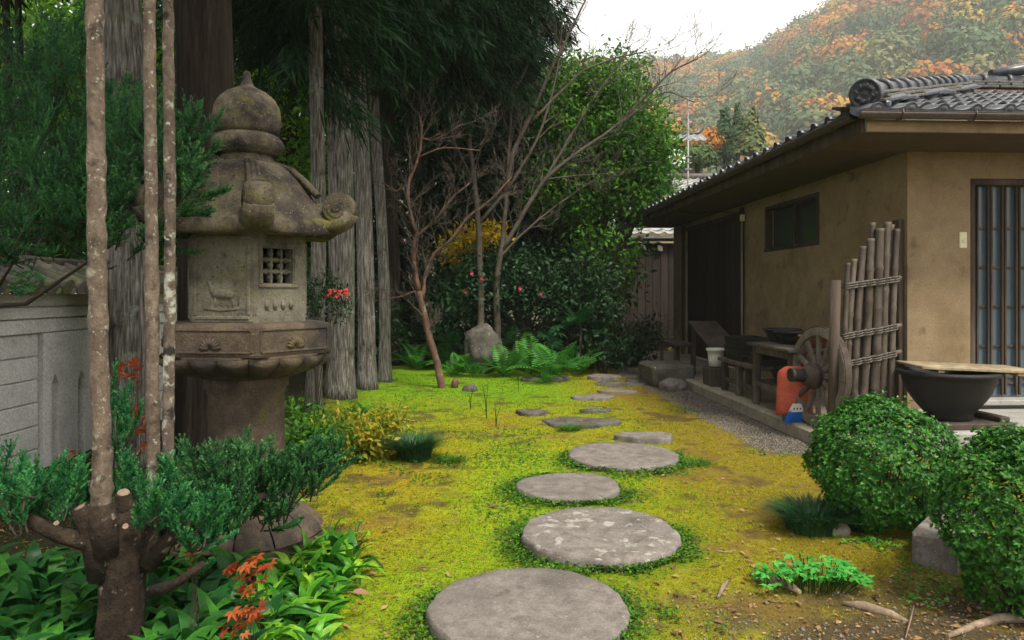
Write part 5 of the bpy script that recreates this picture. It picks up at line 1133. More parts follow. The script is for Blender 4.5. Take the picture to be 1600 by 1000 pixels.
dbranch([(150, 850, 2.56), (90, 835, 2.52), (40, 810, 2.5), (-10, 785, 2.5), (-60, 770, 2.5)], [.034, .026, .022, .018, .014], [(50, 792, 2.75, 75, 36, .2, 30, .15, (.1, -.1, 1), .5), (90, 790, 2.6, 60, 25, .1, 18, .13, (.1, -.2, .8), .5), (10, 790, 2.5, 40, 35, .15, 14, .15, (.1, -.2, .7), .5)], f_cedarl, 21, nl=.015)
dbranch([(232, 880, 2.62), (262, 845, 2.6), (300, 820, 2.62), (340, 800, 2.7)], [.035, .026, .02, .014], [(270, 825, 2.62, 60, 26, .12, 28, .14, (.15, -.15, .9), .5), (225, 795, 2.85, 50, 30, .1, 18, .16, (0, -.1, 1), .4), (300, 850, 2.62, 36, 20, .1, 12, .13, (.3, -.2, .5), .5)], f_cedarl, 22, nl=.015)
dbranch([(235, 850, 2.7), (300, 830, 2.85), (360, 800, 3.0), (420, 770, 3.1), (470, 740, 3.15)], [.034, .028, .024, .018, .012], [(350, 778, 3.05, 62, 32, .15, 46, .15, (.05, -.12, 1), .45), (435, 752, 3.15, 66, 26, .12, 38, .14, (.35, -.12, .8), .45), (482, 730, 3.2, 36, 16, .1, 18, .13, (.6, -.1, .6), .4), (330, 812, 2.95, 50, 26, .12, 26, .15, (.1, -.25, .7), .5), (400, 812, 3.1, 50, 22, .08, 22, .14, (.2, -.3, .6), .5), (440, 760, 3.15, 40, 20, .08, 14, .13, (.3, -.3, .6), .5), (280, 815, 2.8, 40, 35, .1, 18, .14, (-.1, -.2, .9), .5)], f_cedar, 23, nl=.016)
dbranch([(235, 925, 2.58), (270, 915, 2.54), (300, 895, 2.52), (318, 880, 2.52)], [.022, .018, .014, .01], [(318, 880, 2.52, 14, 10, .04, 1, .06, (.3, -.2, .6), .4)], f_cedarl, 24, nl=.013)
mb = MB()
for (px, py, d, l) in ((180, 650, 3.0, .35), (170, 700, 2.95, .3), (190, 690, 3.0, .3)): mb.tube([DP(px, py + 60, d), DP(px, py, d)], [.006, .003], 4)
tag(mb.build('twigs', m_twigd, dai), kind='stuff')
fol = empty('cedar_seedling', (P(180, 700, 3.1).x, 3.1, 0), 0, 'small upright green cedar seedling between the first two poles', 'seedling')
MB().tube([(0, 0, 0), (.0, 0, .45)], [.012, .006], 6).build('stem', m_twigd, fol); spray_mass('f', [(182, 690, 3.1, 22, 55, .06, 22, .17, (0, -.1, 1), .35)], fol, fol.location, f_cedarl, 31, nl=.016)

# ------------------------------------------------------------------ big-leaved plants
def leaf_strip(name, mat, L_=1.0, W=.2, curl=.5, fold=.25, twist=0.0, nseg=7, wave=.0, tip=1.6):
    V = []; Fs = []
    for i in range(nseg + 1):
        t_ = i / nseg; w = W * math.sin(PI * min(1, (t_ * .94 + .03)) ** (1 / tip) if False else PI * (.04 + .96 * t_) ** .8) ** .8 * .5 if t_ < 1 else 0.002
        a = curl * t_ * t_; x = L_ * (t_ - .18 * a * t_); z = L_ * (-.5 * a * t_ * t_ + 0.0); tw = twist * t_
        for sg in (-1, 0, 1):
            y_ = sg * w; zz = z + abs(sg) * w * fold + wave * math.sin(t_ * 14 + sg) * w
            V.append((x, y_ * math.cos(tw) - (zz - z) * math.sin(tw), z + (zz - z) * math.cos(tw) + y_ * math.sin(tw)))
    for i in range(nseg):
        for j in (0, 1): a = i * 3 + j; Fs.append((a, a + 1, a + 4, a + 3))
    m_ = MB(); m_.add(V, Fs, True); return m_.mesh(name, mat)
def clump(name, label, group, c, leaves_, n, L0, L1, elev0, elev1, R, sc_w=1.0, cat='plant', part='leaf', zoff=0.0):
    e = empty(name, c, 0, label, cat, group)
    for i in range(n):
        a = 2 * PI * i * .382 + R.uniform(-.4, .4); f_ = i / max(1, n - 1); el = elev0 + (elev1 - elev0) * f_ + R.uniform(-.15, .15); l = R.uniform(L0, L1)
        place(part, R.choice(leaves_), e, (.012 * math.cos(a), .012 * math.sin(a), zoff + R.uniform(0, .04) * f_), (R.uniform(-.35, .35), -el, a), (l, l * sc_w * R.uniform(.8, 1.2), l))
    return e
LB = [leaf_strip('broad_leaf', f_lily, curl=c_, W=w_, fold=fo, twist=tw, wave=.05) for c_, w_, fo, tw in ((.9, .27, .3, .2), (1.5, .24, .4, -.3), (.5, .30, .2, .5), (1.9, .26, .3, .1), (1.1, .21, .5, -.6))]
LD = [leaf_strip('broad_leaf', f_lilyd, curl=c_, W=w_, fold=fo, twist=tw, wave=.04) for c_, w_, fo, tw in ((.9, .34, .2, .2), (1.5, .32, .3, -.3), (.5, .36, .2, .4), (1.7, .30, .25, .1))]
R = random.Random(77)
pts = []
for i in range(4000):
    y = R.uniform(2.42, 3.75); x = R.uniform(-2.6, -.55)
    edge = -.60 - .32 * max(0, y - 2.75) - .10 * math.sin(y * 5)
    if x > edge or x < -.76 * y: continue
    if math.hypot(x - db.x, y - 2.62) < .17 or math.hypot(x - LX, y - LY) < .44 or y > 3.35 and x < -1.05: continue
    if all(math.hypot(x - a, y - b_) > .105 for a, b_ in pts): pts.append((x, y))
ORD = ['first', 'second', 'third', 'fourth', 'fifth', 'sixth', 'seventh', 'eighth', 'ninth', 'tenth', 'eleventh', 'twelfth', 'thirteenth', 'fourteenth', 'fifteenth', 'sixteenth', 'seventeenth', 'eighteenth', 'nineteenth', 'twentieth']
rows = {}
for (x, y) in pts: rows.setdefault(int((y - 2.42) / .19), []).append((x, y))
for r_, row in rows.items():
    cnt = {True: 0, False: 0}
    for (x, y) in sorted(row, key=lambda q: q[0] / q[1]):
        right = x > -.95 - .25 * (y - 2.6) + R.uniform(-.1, .1); k = cnt[right]; cnt[right] += 1
        lb = f"{'bright yellow-green' if right else 'deep green'} broad leaved plant, {ORD[min(k, 19)]} from the left in the bed's {ORD[r_] if r_ else 'front'} row"
        clump('broad_leaf_plant', lb, 'bright broad leaved plants' if right else 'deep green broad leaved plants', (x, y, gzf(x, y)), LB if right else LD, R.randint(13, 18), .12, .20 if right else .22, 1.4, .3, R, .85 if right else 1.0)
# maple leaves
mv = [(0, 0, 0)]; tips = [(-2.5, .45), (-1.65, .72), (-.8, .95), (0, 1.08), (.8, .95), (1.65, .72), (2.5, .45)]
for i, (a, l) in enumerate(tips):
    mv.append((l * math.cos(a), l * math.sin(a), -.10 * l * l + .03 * (i % 2)))
    if i < 6: a2 = (a + tips[i + 1][0]) / 2; mv.append((.46 * math.cos(a2), .46 * math.sin(a2), .05))
mpl = MB(); mpl.add(mv, [(0, 2 * i, 2 * i + 1, 2 * i + 2) for i in range(1, 6)] + [(0, 1, 2), (0, 12, 13)]); mpl = mpl.mesh('maple_leaf', f_maple)
def maple(label, spots, d, base_px, size, R, dj=.08, name='maple_seedling', n=3):
    b_ = P(base_px[0], base_px[1], d); o = Vector((b_.x, d, gzf(b_.x, d))); e = empty(name, o, 0, label, 'maple', 'orange maple seedlings'); st_ = MB()
    for (px, py) in spots:
        q = P(px, py, d + R.uniform(-dj, dj)) - o; st_.tube([(q.x * .35 + R.uniform(-.03, .03), q.y * .5, 0), (q.x * .6, q.y * .5, q.z * .6), q], [.0012, .001, .0008], 4, cap=False)
        for k in range(n): place('leaf', mpl, e, q + Vector((R.uniform(-.02, .02), R.uniform(-.03, .03), R.uniform(-.02, .02))), (R.uniform(.1, 1.1), R.uniform(-.5, .5), R.uniform(-2.6, -.6)), size * R.uniform(.7, 1.2))
    tag(st_.build('stem', m_twigd, e), kind='stuff')
R = random.Random(5)
maple('orange maple seedling with many leaves between the first two poles', [(180, 578), (205, 564), (212, 586), (196, 594), (222, 570), (190, 578), (215, 600), (206, 650), (198, 662), (214, 668), (190, 672), (222, 655), (205, 680), (230, 690), (212, 642), (196, 694), (186, 640), (220, 702), (176, 690), (228, 672)], 3.3, (205, 850), .036, R)
maple('red maple sprig low against the garden wall beside the first pole', [(108, 716), (120, 712), (132, 708), (140, 714), (100, 722), (126, 718)], 3.6, (125, 800), .036, R)
maple('small red-orange maple sprig in the bright broad leaves', [(372, 884), (392, 896), (378, 906), (402, 912), (416, 892), (360, 898), (386, 920), (398, 882)], 2.46, (390, 1000), .036, R, .04)
maple('lowest orange maple sprig among the broad leaves', [(372, 962), (384, 970), (362, 974), (378, 955), (396, 946), (372, 984), (404, 960)], 2.36, (380, 1050), .034, R, .03)
maple('tiny orange sprig hanging right of the coppiced stump', [(308, 842), (302, 862), (306, 850), (300, 884), (308, 890), (298, 868)], 2.58, (305, 960), .018, R, .03)
tag(place('fallen_leaf', leaf_strip('fallen_leaf', FM('pink_brown_leaf', [(.24, .12, .075), (.28, .15, .095)], .7, .2, byobj=True), 1, .5, .4, .2), None, P(335, 728, 2.95), (.9, .9, -.6), .075), 'pinkish brown dead leaf caught on the cedar sprays', 'leaf')
tag(place('fallen_leaf', bpy.data.meshes['fallen_leaf'], None, G(552, 925, .12), (.3, .1, .3), .07), 'small curled brown dead leaf on the bright broad leaves', 'leaf')

# ------------------------------------------------------------------ clipped azaleas and other low plants
def azalea(name, label, c, r3, n, R, leaf=.022, stems=26):
    e = empty(name, c, 0, label, 'shrub'); leaf *= .95; d = rdir(n); d[:, 2] = np.where(d[:, 2] < -.8, -d[:, 2], d[:, 2])
    hol = np.sin(d[:, 0] * 8.3 + c[0] * 5) * np.sin(d[:, 1] * 7.1 + 2) * np.sin(d[:, 2] * 9.7 + 1) + .25 * rng.normal(size=n); d = d[hol < .52]; n = len(d)
    zc_ = r3[2] * .98; bump = 1 + .06 * np.sin(d[:, 0] * 7 + 1) * np.sin(d[:, 1] * 6 + c[0]) + .05 * np.sin(d[:, 2] * 9 + d[:, 0] * 5) + .045 * rng.normal(size=n)
    sh = np.where(rng.uniform(0, 1, n) < .72, 1.0, rng.uniform(.72, .98, n)); C = d * (np.array(r3) * bump[:, None]) * sh[:, None]
    C[:, :2] *= (1 - .16 * sm(.1, -.5, d[:, 2]))[:, None]
    C[:, 2] += zc_; C[:, 2] = np.maximum(C[:, 2], .02); per = 8; CC = np.repeat(C, per, 0); dd = np.repeat(unit(d + np.array([0, 0, .35]) + rdir(n) * .25), per, 0)
    D = unit(dd * rng.uniform(.2, 1.0, (len(dd), 1)) + unit(np.cross(dd, rdir(len(dd)))) * .9); Ln = leaf * rng.uniform(.6, 1.25, len(dd))
    V_, Q_ = leafquads(CC, D, dd, Ln, Ln * .42, .15, .1); tip = np.repeat(rng.uniform(0, 1, n), per)
    tag(place('foliage', npmesh('foliage', V_, Q_, f_azal, np.clip(tip * .75 + rng.uniform(0, .25, len(dd)), 0, 1)), e), kind='stuff')
    k_ = rng.choice(len(CC), 260); v2, q2 = leafquads(CC[k_] + dd[k_] * .006, D[k_], dd[k_], leaf, leaf * .45); tag(place('fading_leaves', npmesh('fading_leaves', v2, q2, f_yel, rng.uniform(.3, 1, 260)), e), kind='stuff')
    st_ = MB()
    for i in range(stems):
        a = R.uniform(0, 6.28); q = R.uniform(.35, .95); t_ = Vector((r3[0] * q * math.cos(a), r3[1] * q * math.sin(a), zc_ * R.uniform(.75, 1.4)))
        st_.tube([(R.uniform(-.03, .03), R.uniform(-.03, .03), -.02), (t_.x * .45, t_.y * .45, t_.z * .4), t_], [.009, .006, .003], 5, cap=False)
    tag(st_.build('stems', m_twigd, e), kind='stuff'); return e
a1 = G(1408, 850); azalea('azalea_shrub', 'round clipped azalea shrub in front of the cart wheel', (a1.x, a1.y + .22, 0), (.365, .36, .35), 8500, random.Random(1))
a2 = G(1640, 985); azalea('azalea_shrub', 'taller clipped azalea shrub at the right edge of the picture', (a2.x, a2.y + .16, 0), (.30, .31, .36), 7500, random.Random(2), .021)
def mondo(name, label, c, r, n, R, L_, w=.004, arch=.6, mat=f_mondo, group=None):
    an = rng.uniform(0, 2 * PI, n); q = np.sqrt(rng.uniform(0, 1, n)) * r * .5; b_ = np.stack([q * np.cos(an), q * np.sin(an), np.zeros(n)], -1)
    out = np.stack([np.cos(an), np.sin(an), 0 * an], -1) * rng.uniform(.2, 1.2, (n, 1)) + rdir(n) * .25; out[:, 2] = 0; up = np.array([0, 0, 1.0]); Ls = L_ * rng.uniform(.6, 1.1, n)
    pts_ = [b_]
    for t_ in (.35, .7, 1.0): pts_.append(b_ + out * (Ls * t_ * t_ * arch)[:, None] + up * (Ls * (t_ - .55 * t_ * t_ * arch))[:, None])
    sd_ = unit(np.cross(out, up)); V = []; ww = (1, .9, .6, .05)
    for p_, k in zip(pts_, ww): V += [p_ - sd_ * w * k / 2, p_ + sd_ * w * k / 2]
    V = np.stack(V, 1).reshape(-1, 3); k = np.arange(n)[:, None] * 8; Q_ = np.concatenate([k + np.array([[0, 1, 3, 2]]), k + np.array([[2, 3, 5, 4]]), k + np.array([[4, 5, 7, 6]])])
    v = rng.uniform(0, 1, n); me = npmesh(name, V, Q_, mat, np.concatenate([v, v, v])); return tag(place(name, me, None, c), label, 'grass', group)
p_ = G(646, 722); mondo('mondo_grass', 'round dark mondo grass tuft standing alone in the moss', (p_.x, p_.y + .06, 0), .24, 1500, random, .34, .006, .8)
p_ = G(562, 722); mondo('mondo_grass', 'smaller dark mondo grass tuft below the yellowing shrub', (p_.x, p_.y + .04, 0), .14, 700, random, .20, .006, .75)
p_ = G(1278, 838); mondo('mondo_grass', 'spreading dark grass clump at the foot of the round azalea', (p_.x, p_.y + .08, 0), .26, 1300, random, .24, .008, .75)
p_ = G(1330, 835); mondo('mondo_grass', 'second grass clump tucked under the round azalea', (p_.x + .1, p_.y + .1, 0), .22, 800, random, .2, .008, .7)
for (px, py, lb) in ((1000, 727, 'grass fringe right behind the farthest round stone'), (890, 672, 'low grass tuft behind the third round stone'), (700, 722, 'low green sprawl right of the round grass tuft')):
    p_ = G(px, py); mondo('grass_tuft', lb, (p_.x + (.42 if px == 1000 else 0), p_.y, 0), .20, 420, random, .09, .004, 1.2, f_cover)
# shrubs with yellowing leaves left of the path
for (px, py, d, rx, rz, n, lb, mt) in ((545, 685, 5.6, 62, 34, 220, 'low yellowing shrub in front of the cedar row', f_yel), (600, 668, 6.0, 36, 26, 120, 'small golden tipped shrub at the moss edge', f_yel), (490, 690, 5.2, 40, 30, 150, 'low green shrub right of the lantern shaft', f_broad), (460, 650, 6.6, 40, 24, 110, 'shaded green shrub behind the lantern shaft', f_broad)):
    p_ = P(px, py, d); broad('low_shrub', lb, (p_.x, d, 0), [B(px, py, d, rx, .2, rz), B(px - 20, py + 10, d + .1, rx * .7, .2, rz * .8)], n, 10, .045, .055, mt, .008, 'shrub', limbn=16)
# nandina beside the lantern
nb = P(495, 600, 7.3); e = broad('nandina', 'slender nandina with fine leaves and red berries beside the lantern', (nb.x, 7.3, 0), [B(500, 450, 7.3, 26, .2, 18), B(520, 465, 7.2, 26, .2, 16), B(490, 480, 7.4, 18, .2, 20), B(535, 485, 7.2, 16, .15, 14)], 90, 10, .05, .06, f_camel, .008, 'shrub', aspect=.3, limbn=8)
bm_ = MB().lathe([(.002, -.012), (.010, -.007), (.012, 0), (.010, .007), (.002, .012)], 8).mesh('berry', f_berry)
for i in range(34): place('berry', bm_, e, P(512 + random.uniform(0, 34), 456 + random.uniform(-5, 8) + random.uniform(0, 4), 7.0 + random.uniform(-.06, .06)) - Vector((nb.x, 7.3, 0)), sc=random.uniform(.7, 1.1))
# bright green herb at the lower right
hm = MB(); V = []
for (a, l) in ((-1.1, .75), (0, 1.0), (1.1, .75)):
    d = Vector((math.cos(a), math.sin(a), 0)); s_ = Vector((-d.y, d.x, 0)); q = [Vector((0, 0, 0)), d * l * .3 - s_ * .20 * l, d * l * .45 - s_ * .13 * l, d * l * .62 - s_ * .20 * l, d * l * .75 - s_ * .09 * l, d * l, d * l * .75 + s_ * .09 * l, d * l * .62 + s_ * .20 * l, d * l * .45 + s_ * .13 * l, d * l * .3 + s_ * .20 * l, d * l * .5]
    for v in q: v.z = .05 * math.sin(v.x * 9 + v.y * 7) - .12 * v.length ** 2
    hm.add(q, [(0, 1, 2, 10), (10, 2, 3, 4), (10, 4, 5), (10, 5, 6), (10, 6, 7, 8), (10, 8, 9, 0)], True)
hm = hm.mesh('herb_leaf', f_bright)
hb = G(1270, 922); herb = empty('leafy_herb', (hb.x, hb.y, gzf(hb.x, hb.y)), 0, 'bright green low herb with toothed leaves beside a root', 'plant'); R = random.Random(3); st_ = MB()
for i in range(120):
    f_ = R.uniform(-1, 1); x = f_ * .24; y = R.uniform(-.10, .12); z = .05 + .075 * (1 - f_ * f_) * R.uniform(.3, 1.2); place('leaf', hm, herb, (x, y, z), (R.uniform(-.5, .3), R.uniform(-.3, .5), R.uniform(-2.8, .3)), R.uniform(.035, .062)); st_.tube([(x * .7, y * .5, 0), (x, y, z)], .002, 3, cap=False)
tag(st_.build('stem', f_cover, herb), kind='stuff')
for (px, py, lb, n, w) in ((1335, 850, 'small weedy green sprout before the grass clump', 26, .10), (1380, 858, 'scattered low weeds in front of the round azalea', 30, .16), (1420, 842, 'little green weeds near the cut stone', 14, .1), (1445, 945, 'bright green low seedlings on the moss mound', 22, .10)):
    p_ = G(px, py); e = empty('weed', (p_.x, p_.y, gzf(p_.x, p_.y)), 0, lb, 'weed')
    for i in range(n): place('leaf', hm, e, (R.uniform(-w, w), R.uniform(-w * .5, w * .5), R.uniform(.008, .03)), (R.uniform(-.3, .3), R.uniform(-.3, .3), R.uniform(0, 6.28)), R.uniform(.012, .03))
# ivy-like leaves by the lantern foot
for (px, py, lb) in ((498, 838, 'trailing yellow-green vine at the lantern foot'), (540, 850, 'trailing vine leaves between lantern foot and moss'), (470, 800, 'little vine climbing the lantern base')):
    p_ = G(px, py); e = empty('vine', (p_.x, p_.y, gzf(p_.x, p_.y)), 0, lb, 'vine'); st_ = MB()
    for i in range(22): q = Vector((R.uniform(-.13, .13), R.uniform(-.1, .1), R.uniform(.02, .09))); place('leaf', LB[2], e, q, (R.uniform(-.4, .4), R.uniform(-.5, .3), R.uniform(0, 6.28)), (R.uniform(.03, .055),) * 3); st_.tube([(q.x * .6, q.y * .6, 0), q], .0015, 3, cap=False)
    tag(st_.build('stem', m_twigd, e), kind='stuff')
# rocks, cut stone, roots
p_ = G(1308, 838); boulder('brown_rock', 'small brown rock in front of the round azalea', (p_.x, p_.y, .03), (.065, .05, .05), m_kerb, 3, sub=3)
p_ = G(1500, 880); tag(MB().box((0, 0, .07), (.20, .62, .20), .018, jit=.014).build('cut_stone', m_stone, None, (p_.x + .04, p_.y + .14, 0), (.0, .04, -.75)), 'rough squared grey stone behind the right azalea', 'stone')
p_ = G(1468, 712); tag(MB().box((0, 0, .05), (.55, .32, .15), .03, jit=.02).build('edge_stone', m_plat, None, (HL(-.02, -1.36).x, HL(-.02, -1.36).y, 0), (0, 0, .05)), 'rough stone edge in front of the entrance platform', 'stone')
for lb, pts_, rad in (('pale bare root running below the bright herb', [(1178, 908), (1205, 912), (1232, 918), (1250, 930)], [.008, .018, .022, .008]), ('short forked bare root on the moss right of the path', [(1122, 932), (1130, 916), (1140, 904)], [.005, .011, .006]), ('thick dark root at the edge of the bare soil', [(1318, 938), (1350, 944), (1395, 958), (1420, 968)], [.008, .022, .018, .006]), ('bare root under the right azalea', [(1480, 998), (1520, 982), (1560, 970), (1600, 968)], [.008, .014, .018, .022]), ('thin fallen twig on the soil', [(1415, 1000), (1422, 975), (1428, 950)], [.002, .003, .002]), ('small pale twig lying in the moss', [(1118, 862), (1135, 864), (1150, 861)], [.003, .004, .002])):
    q = [G(a, b_, .012) for a, b_ in pts_]; o = q[0].copy(); o.z = gzf(o.x, o.y); tag(MB().tube([v - Vector((o.x, o.y, 0)) for v in q], rad, 9, rough=.08).build('root' if 'root' in lb else 'twig', m_root, None, o), lb, 'root' if 'root' in lb else 'twig')
p_ = G(735, 612); boulder('small_rock', 'small dark rock in the moss beside the crape myrtle', (p_.x, p_.y, .03), (.10, .08, .07), m_rock, 12, sub=3)
p_ = G(710, 607); tag(MB().tube([(0, 0, 0), (.01, 0, .10), (.03, 0, .13)], [.05, .045, .03], 9, rough=.1).build('cut_stump', m_redbark, None, (p_.x, p_.y, 0)), 'short cut stump right of the crape myrtle foot', 'stump')
p_ = P(755, 545, 11.9); boulder('standing_rock', 'upright rounded rock with pale lichen among the ferns', (p_.x, 11.9, .35), (.30, .26, .42), m_rock, 14)
p_ = G(800, 580); boulder('low_rock', 'low dark rock at the fern bed edge', (p_.x, p_.y + .3, .03), (.3, .2, .12), m_rock, 18, sub=3)

# ------------------------------------------------------------------ ferns and other fronds at the back of the moss
def frond(name, mat, n=16, L_=1.0, lw=.22, arch=.5, leafw=.05):
    m_ = MB(); pts_ = []
    for i in range(n + 1): t_ = i / n; pts_.append(Vector((L_ * (t_ - .15 * arch * t_ * t_), 0, L_ * arch * (t_ * .6 - t_ * t_ * .75))))
    m_.tube(pts_, [.008 * (1 - .8 * i / n) for i in range(n + 1)], 3, cap=False)
    for i in range(2, n):
        t_ = i / n; l = lw * math.sin(PI * (t_ * .85 + .15)) ** .8; d = (pts_[i + 1] - pts_[i - 1]).normalized()
        for sg in (-1, 1):
            tip = pts_[i] + Vector((l * .35, sg * l, -.12 * l)); mid = pts_[i].lerp(tip, .5); m_.add([pts_[i], mid + d * leafw * .5, tip, mid - d * leafw * .5], [(0, 1, 2, 3)] if sg < 0 else [(3, 2, 1, 0)])
    return m_.mesh(name, mat)
FR = [frond('frond', f_fern, arch=a) for a in (.5, .8, 1.1)]; FRD = [frond('frond', f_fernd, 12, lw=.26, arch=a, leafw=.07) for a in (.7, 1.1)]
R = random.Random(17)
def fern(label, px, py, d, n, l, fr, name='fern', zoff=0, el=(1.1, .3), group='ferns at the back of the moss'):
    p_ = P(px, py, d); e = empty(name, (p_.x, d, zoff), 0, label, 'fern' if name == 'fern' else 'shrub', group)
    for i in range(n): a = 2 * PI * i / n + R.uniform(-.3, .3); place('frond', R.choice(fr), e, (0, 0, 0), (R.uniform(-.3, .3), -R.uniform(el[1], el[0]), a), l * R.uniform(.75, 1.15))
    return e
for (lb, px, d, n, l) in (('large bright fern right of the standing rock', 862, 11.0, 12, .62), ('feathery fern behind the large bright fern', 830, 11.6, 10, .6), ('fern arching over the standing rock', 790, 11.4, 10, .5), ('small fern left of the standing rock', 715, 11.5, 9, .42), ('fern at the foot of the crape myrtle shade', 738, 11.3, 7, .36), ('low fern at the right end of the bed', 905, 11.6, 9, .45), ('fern half hidden under the camellia', 880, 12.1, 10, .6), ('shaded fern near the brown cedar trunk', 650, 12.3, 9, .5), ('dim fern between cedar and crape myrtle', 690, 12.6, 9, .55), ('small fern sprouting from the dark flat rock', 852, 10.5, 7, .25), ('fern by the grey cedar roots', 560, 7.2, 8, .30), ('little fern at the slim cedar foot', 505, 6.6, 8, .32), ('fern beneath the yellowing shrub', 470, 5.6, 8, .30)):
    fern(lb, px, 580, d, n + 2, l * 1.3, FR)
for (lb, px, z, d, n, l) in (('mahonia with drooping dark pinnate leaves before the shed', 905, .75, 12.0, 12, .62), ('second mahonia lower and further right', 935, .55, 12.2, 10, .55), ('dark pinnate shrub under the camellia middle', 800, .45, 12.2, 10, .5), ('dark pinnate shrub right of the crape myrtle', 705, .35, 12.3, 10, .5)):
    e = fern(lb, px, 500, d, n, l, FRD, 'mahonia', z, (1.0, -.1), 'mahonias'); MB().tube([(0, 0, -z), (.03, 0, 0)], [.02, .015], 6).build('stem', m_twigd, e)
fm_ = MB()
for j in range(8):
    a = -2.3 + 4.6 * j / 7; d = Vector((math.cos(a), math.sin(a), 0)); s_ = Vector((-d.y, d.x, 0)); fm_.add([Vector((0, 0, 0)), d * .5 - s_ * .12 + Vector((0, 0, .03)), d * (1 - .03 * abs(j - 3.5)) + Vector((0, 0, -.18)), d * .5 + s_ * .12 + Vector((0, 0, .03))], [(0, 1, 2, 3)])
fm_ = fm_.mesh('palmate_leaf', f_fernd)
p_ = P(850, 560, 11.9); e = empty('fatsia', (p_.x, 11.9, 0), 0, 'fatsia with big glossy palmate leaves under the camellia', 'shrub')
for i in range(22): a = R.uniform(0, 6.28); q = R.uniform(.1, .42); z = R.uniform(.35, .75); place('leaf', fm_, e, (q * math.cos(a), q * math.sin(a), z), (R.uniform(-.1, .7), R.uniform(-.3, .3), a - PI / 2 * 0), R.uniform(.13, .21))
MB().tube([(0, 0, 0), (.02, 0, .5)], [.03, .02], 6).build('stem', m_twigd, e)
# dark ground foliage under the back bushes
for (px, d, rx, rz, n, lb) in ((650, 13.2, 90, 50, 170, 'dark undergrowth left below the camellia'), (800, 13.4, 110, 45, 190, 'dark undergrowth in the middle below the camellia'), (960, 13.0, 60, 36, 120, 'dim low bush at the foot of the shed'), (1010, 15.5, 30, 45, 90, 'dim bush between the shed and house corner'), (945, 11.9, 38, 16, 60, 'dark low sedge mound beside the path end'), (560, 12.0, 60, 60, 120, 'dark undergrowth behind the cedar row')):
    p_ = P(px, 540, d); broad('undergrowth_bush', lb, (p_.x, d, 0), [B(px, 545 if rz < 60 else 500, d, rx, .5, rz)], n, 14, .12, .10, f_camel, .03, 'bush', group if False else 'undergrowth at the back', limbn=5)
for (px, py, h_, lb) in ((760, 655, 60, 'thin upright grass stalk in the middle of the moss'), (735, 640, 42, 'short thin grass stalk left of the tall one'), (775, 668, 36, 'leaning thin grass stalk in the moss'), (810, 610, 45, 'thin dark stalk at the back of the moss')):
    p_ = G(px, py); st_ = MB()
    for k in range(3): a = R.uniform(0, 6.28); l = h_ / F * p_.y; st_.tube([(0, 0, 0), (.01 * math.cos(a), .01 * math.sin(a), l * .5), (.05 * math.cos(a), .05 * math.sin(a), l * R.uniform(.7, 1.05))], [.004, .003, .001], 4, cap=False)
    tag(st_.build('grass_stalk', f_cover, None, (p_.x, p_.y, 0)), lb, 'grass')
# ------------------------------------------------------------------ shed and neighbours
def tile_sheet(name, w, l, mat, sc_=1.0):
    """a slope of small pantiles, too far off to tell apart: one mesh"""
    Vs, Fs, off = [], [], 0; nx_ = int(w / (TW * sc_)); ny_ = int(l / (TL * sc_)); base = V0 * sc_
    for r in range(ny_):
        for c in range(nx_): Vs.append(base + np.array([c * TW * sc_ + random.uniform(-.01, .01), r * TL * sc_, .0 + random.uniform(-.006, .006)]) + np.outer(base[:, 1], [0, 0, -.07])); Fs += [[i + off for i in p] for p in polys]; off += len(base)
    m_ = MB(); m_.v = [tuple(v) for v in np.concatenate(Vs)]; m_.f = Fs; m_.sm = [False] * len(Fs); return m_.mesh(name, mat)
m_tilel = M('pale_old_tile', [(.20, .20, .195), (.30, .30, .29), (.40, .40, .385)], 5, .5, .3, 40, spec=.5, patches=[((.12, .12, .11), 6, .6, .1)])
SD = 17.5; sx0, sx1 = P(866, 0, SD).x, P(1075, 0, SD).x; zt = P(0, 378, SD).z
shed = empty('shed', ((sx0 + sx1) / 2, SD, 0), 0, 'dark boarded shed with pale roof edge behind the garden', 'shed')
sb_ = MB().box((0, 0, 0), (.172, .03, zt - .06), .006).mesh('wall_board', m_dshed); n = int((sx1 - sx0) / .18)
for i in range(n): place('wall_board', sb_, shed, (sx0 - (sx0 + sx1) / 2 + .09 + .18 * i, random.uniform(-.004, .004), zt / 2))
MB().box((0, 2.0, zt / 2), (sx1 - sx0 + .02, 3.9, zt - .1)).build('shed_body', m_dshed, shed)
MB().box((0, -.22, zt + .10), (sx1 - sx0 + .5, .06, .07), .006).build('roof_edge', m_alu, shed); MB().box((0, -.12, zt + .04), (sx1 - sx0 + .4, .16, .06), .006).build('eave_board', m_wood, shed)
o = place('shed_roof', tile_sheet('shed_roof', sx1 - sx0 + .4, 2.6, m_tilel), shed, (-(sx1 - sx0) / 2 - .2, -.28, zt + .19), (math.radians(24), 0, 0)); tag(o, kind='stuff')
MB().box((.9, -.1, zt - .16), (.12, .08, .14), .01).build('junction_box', m_alu, shed)
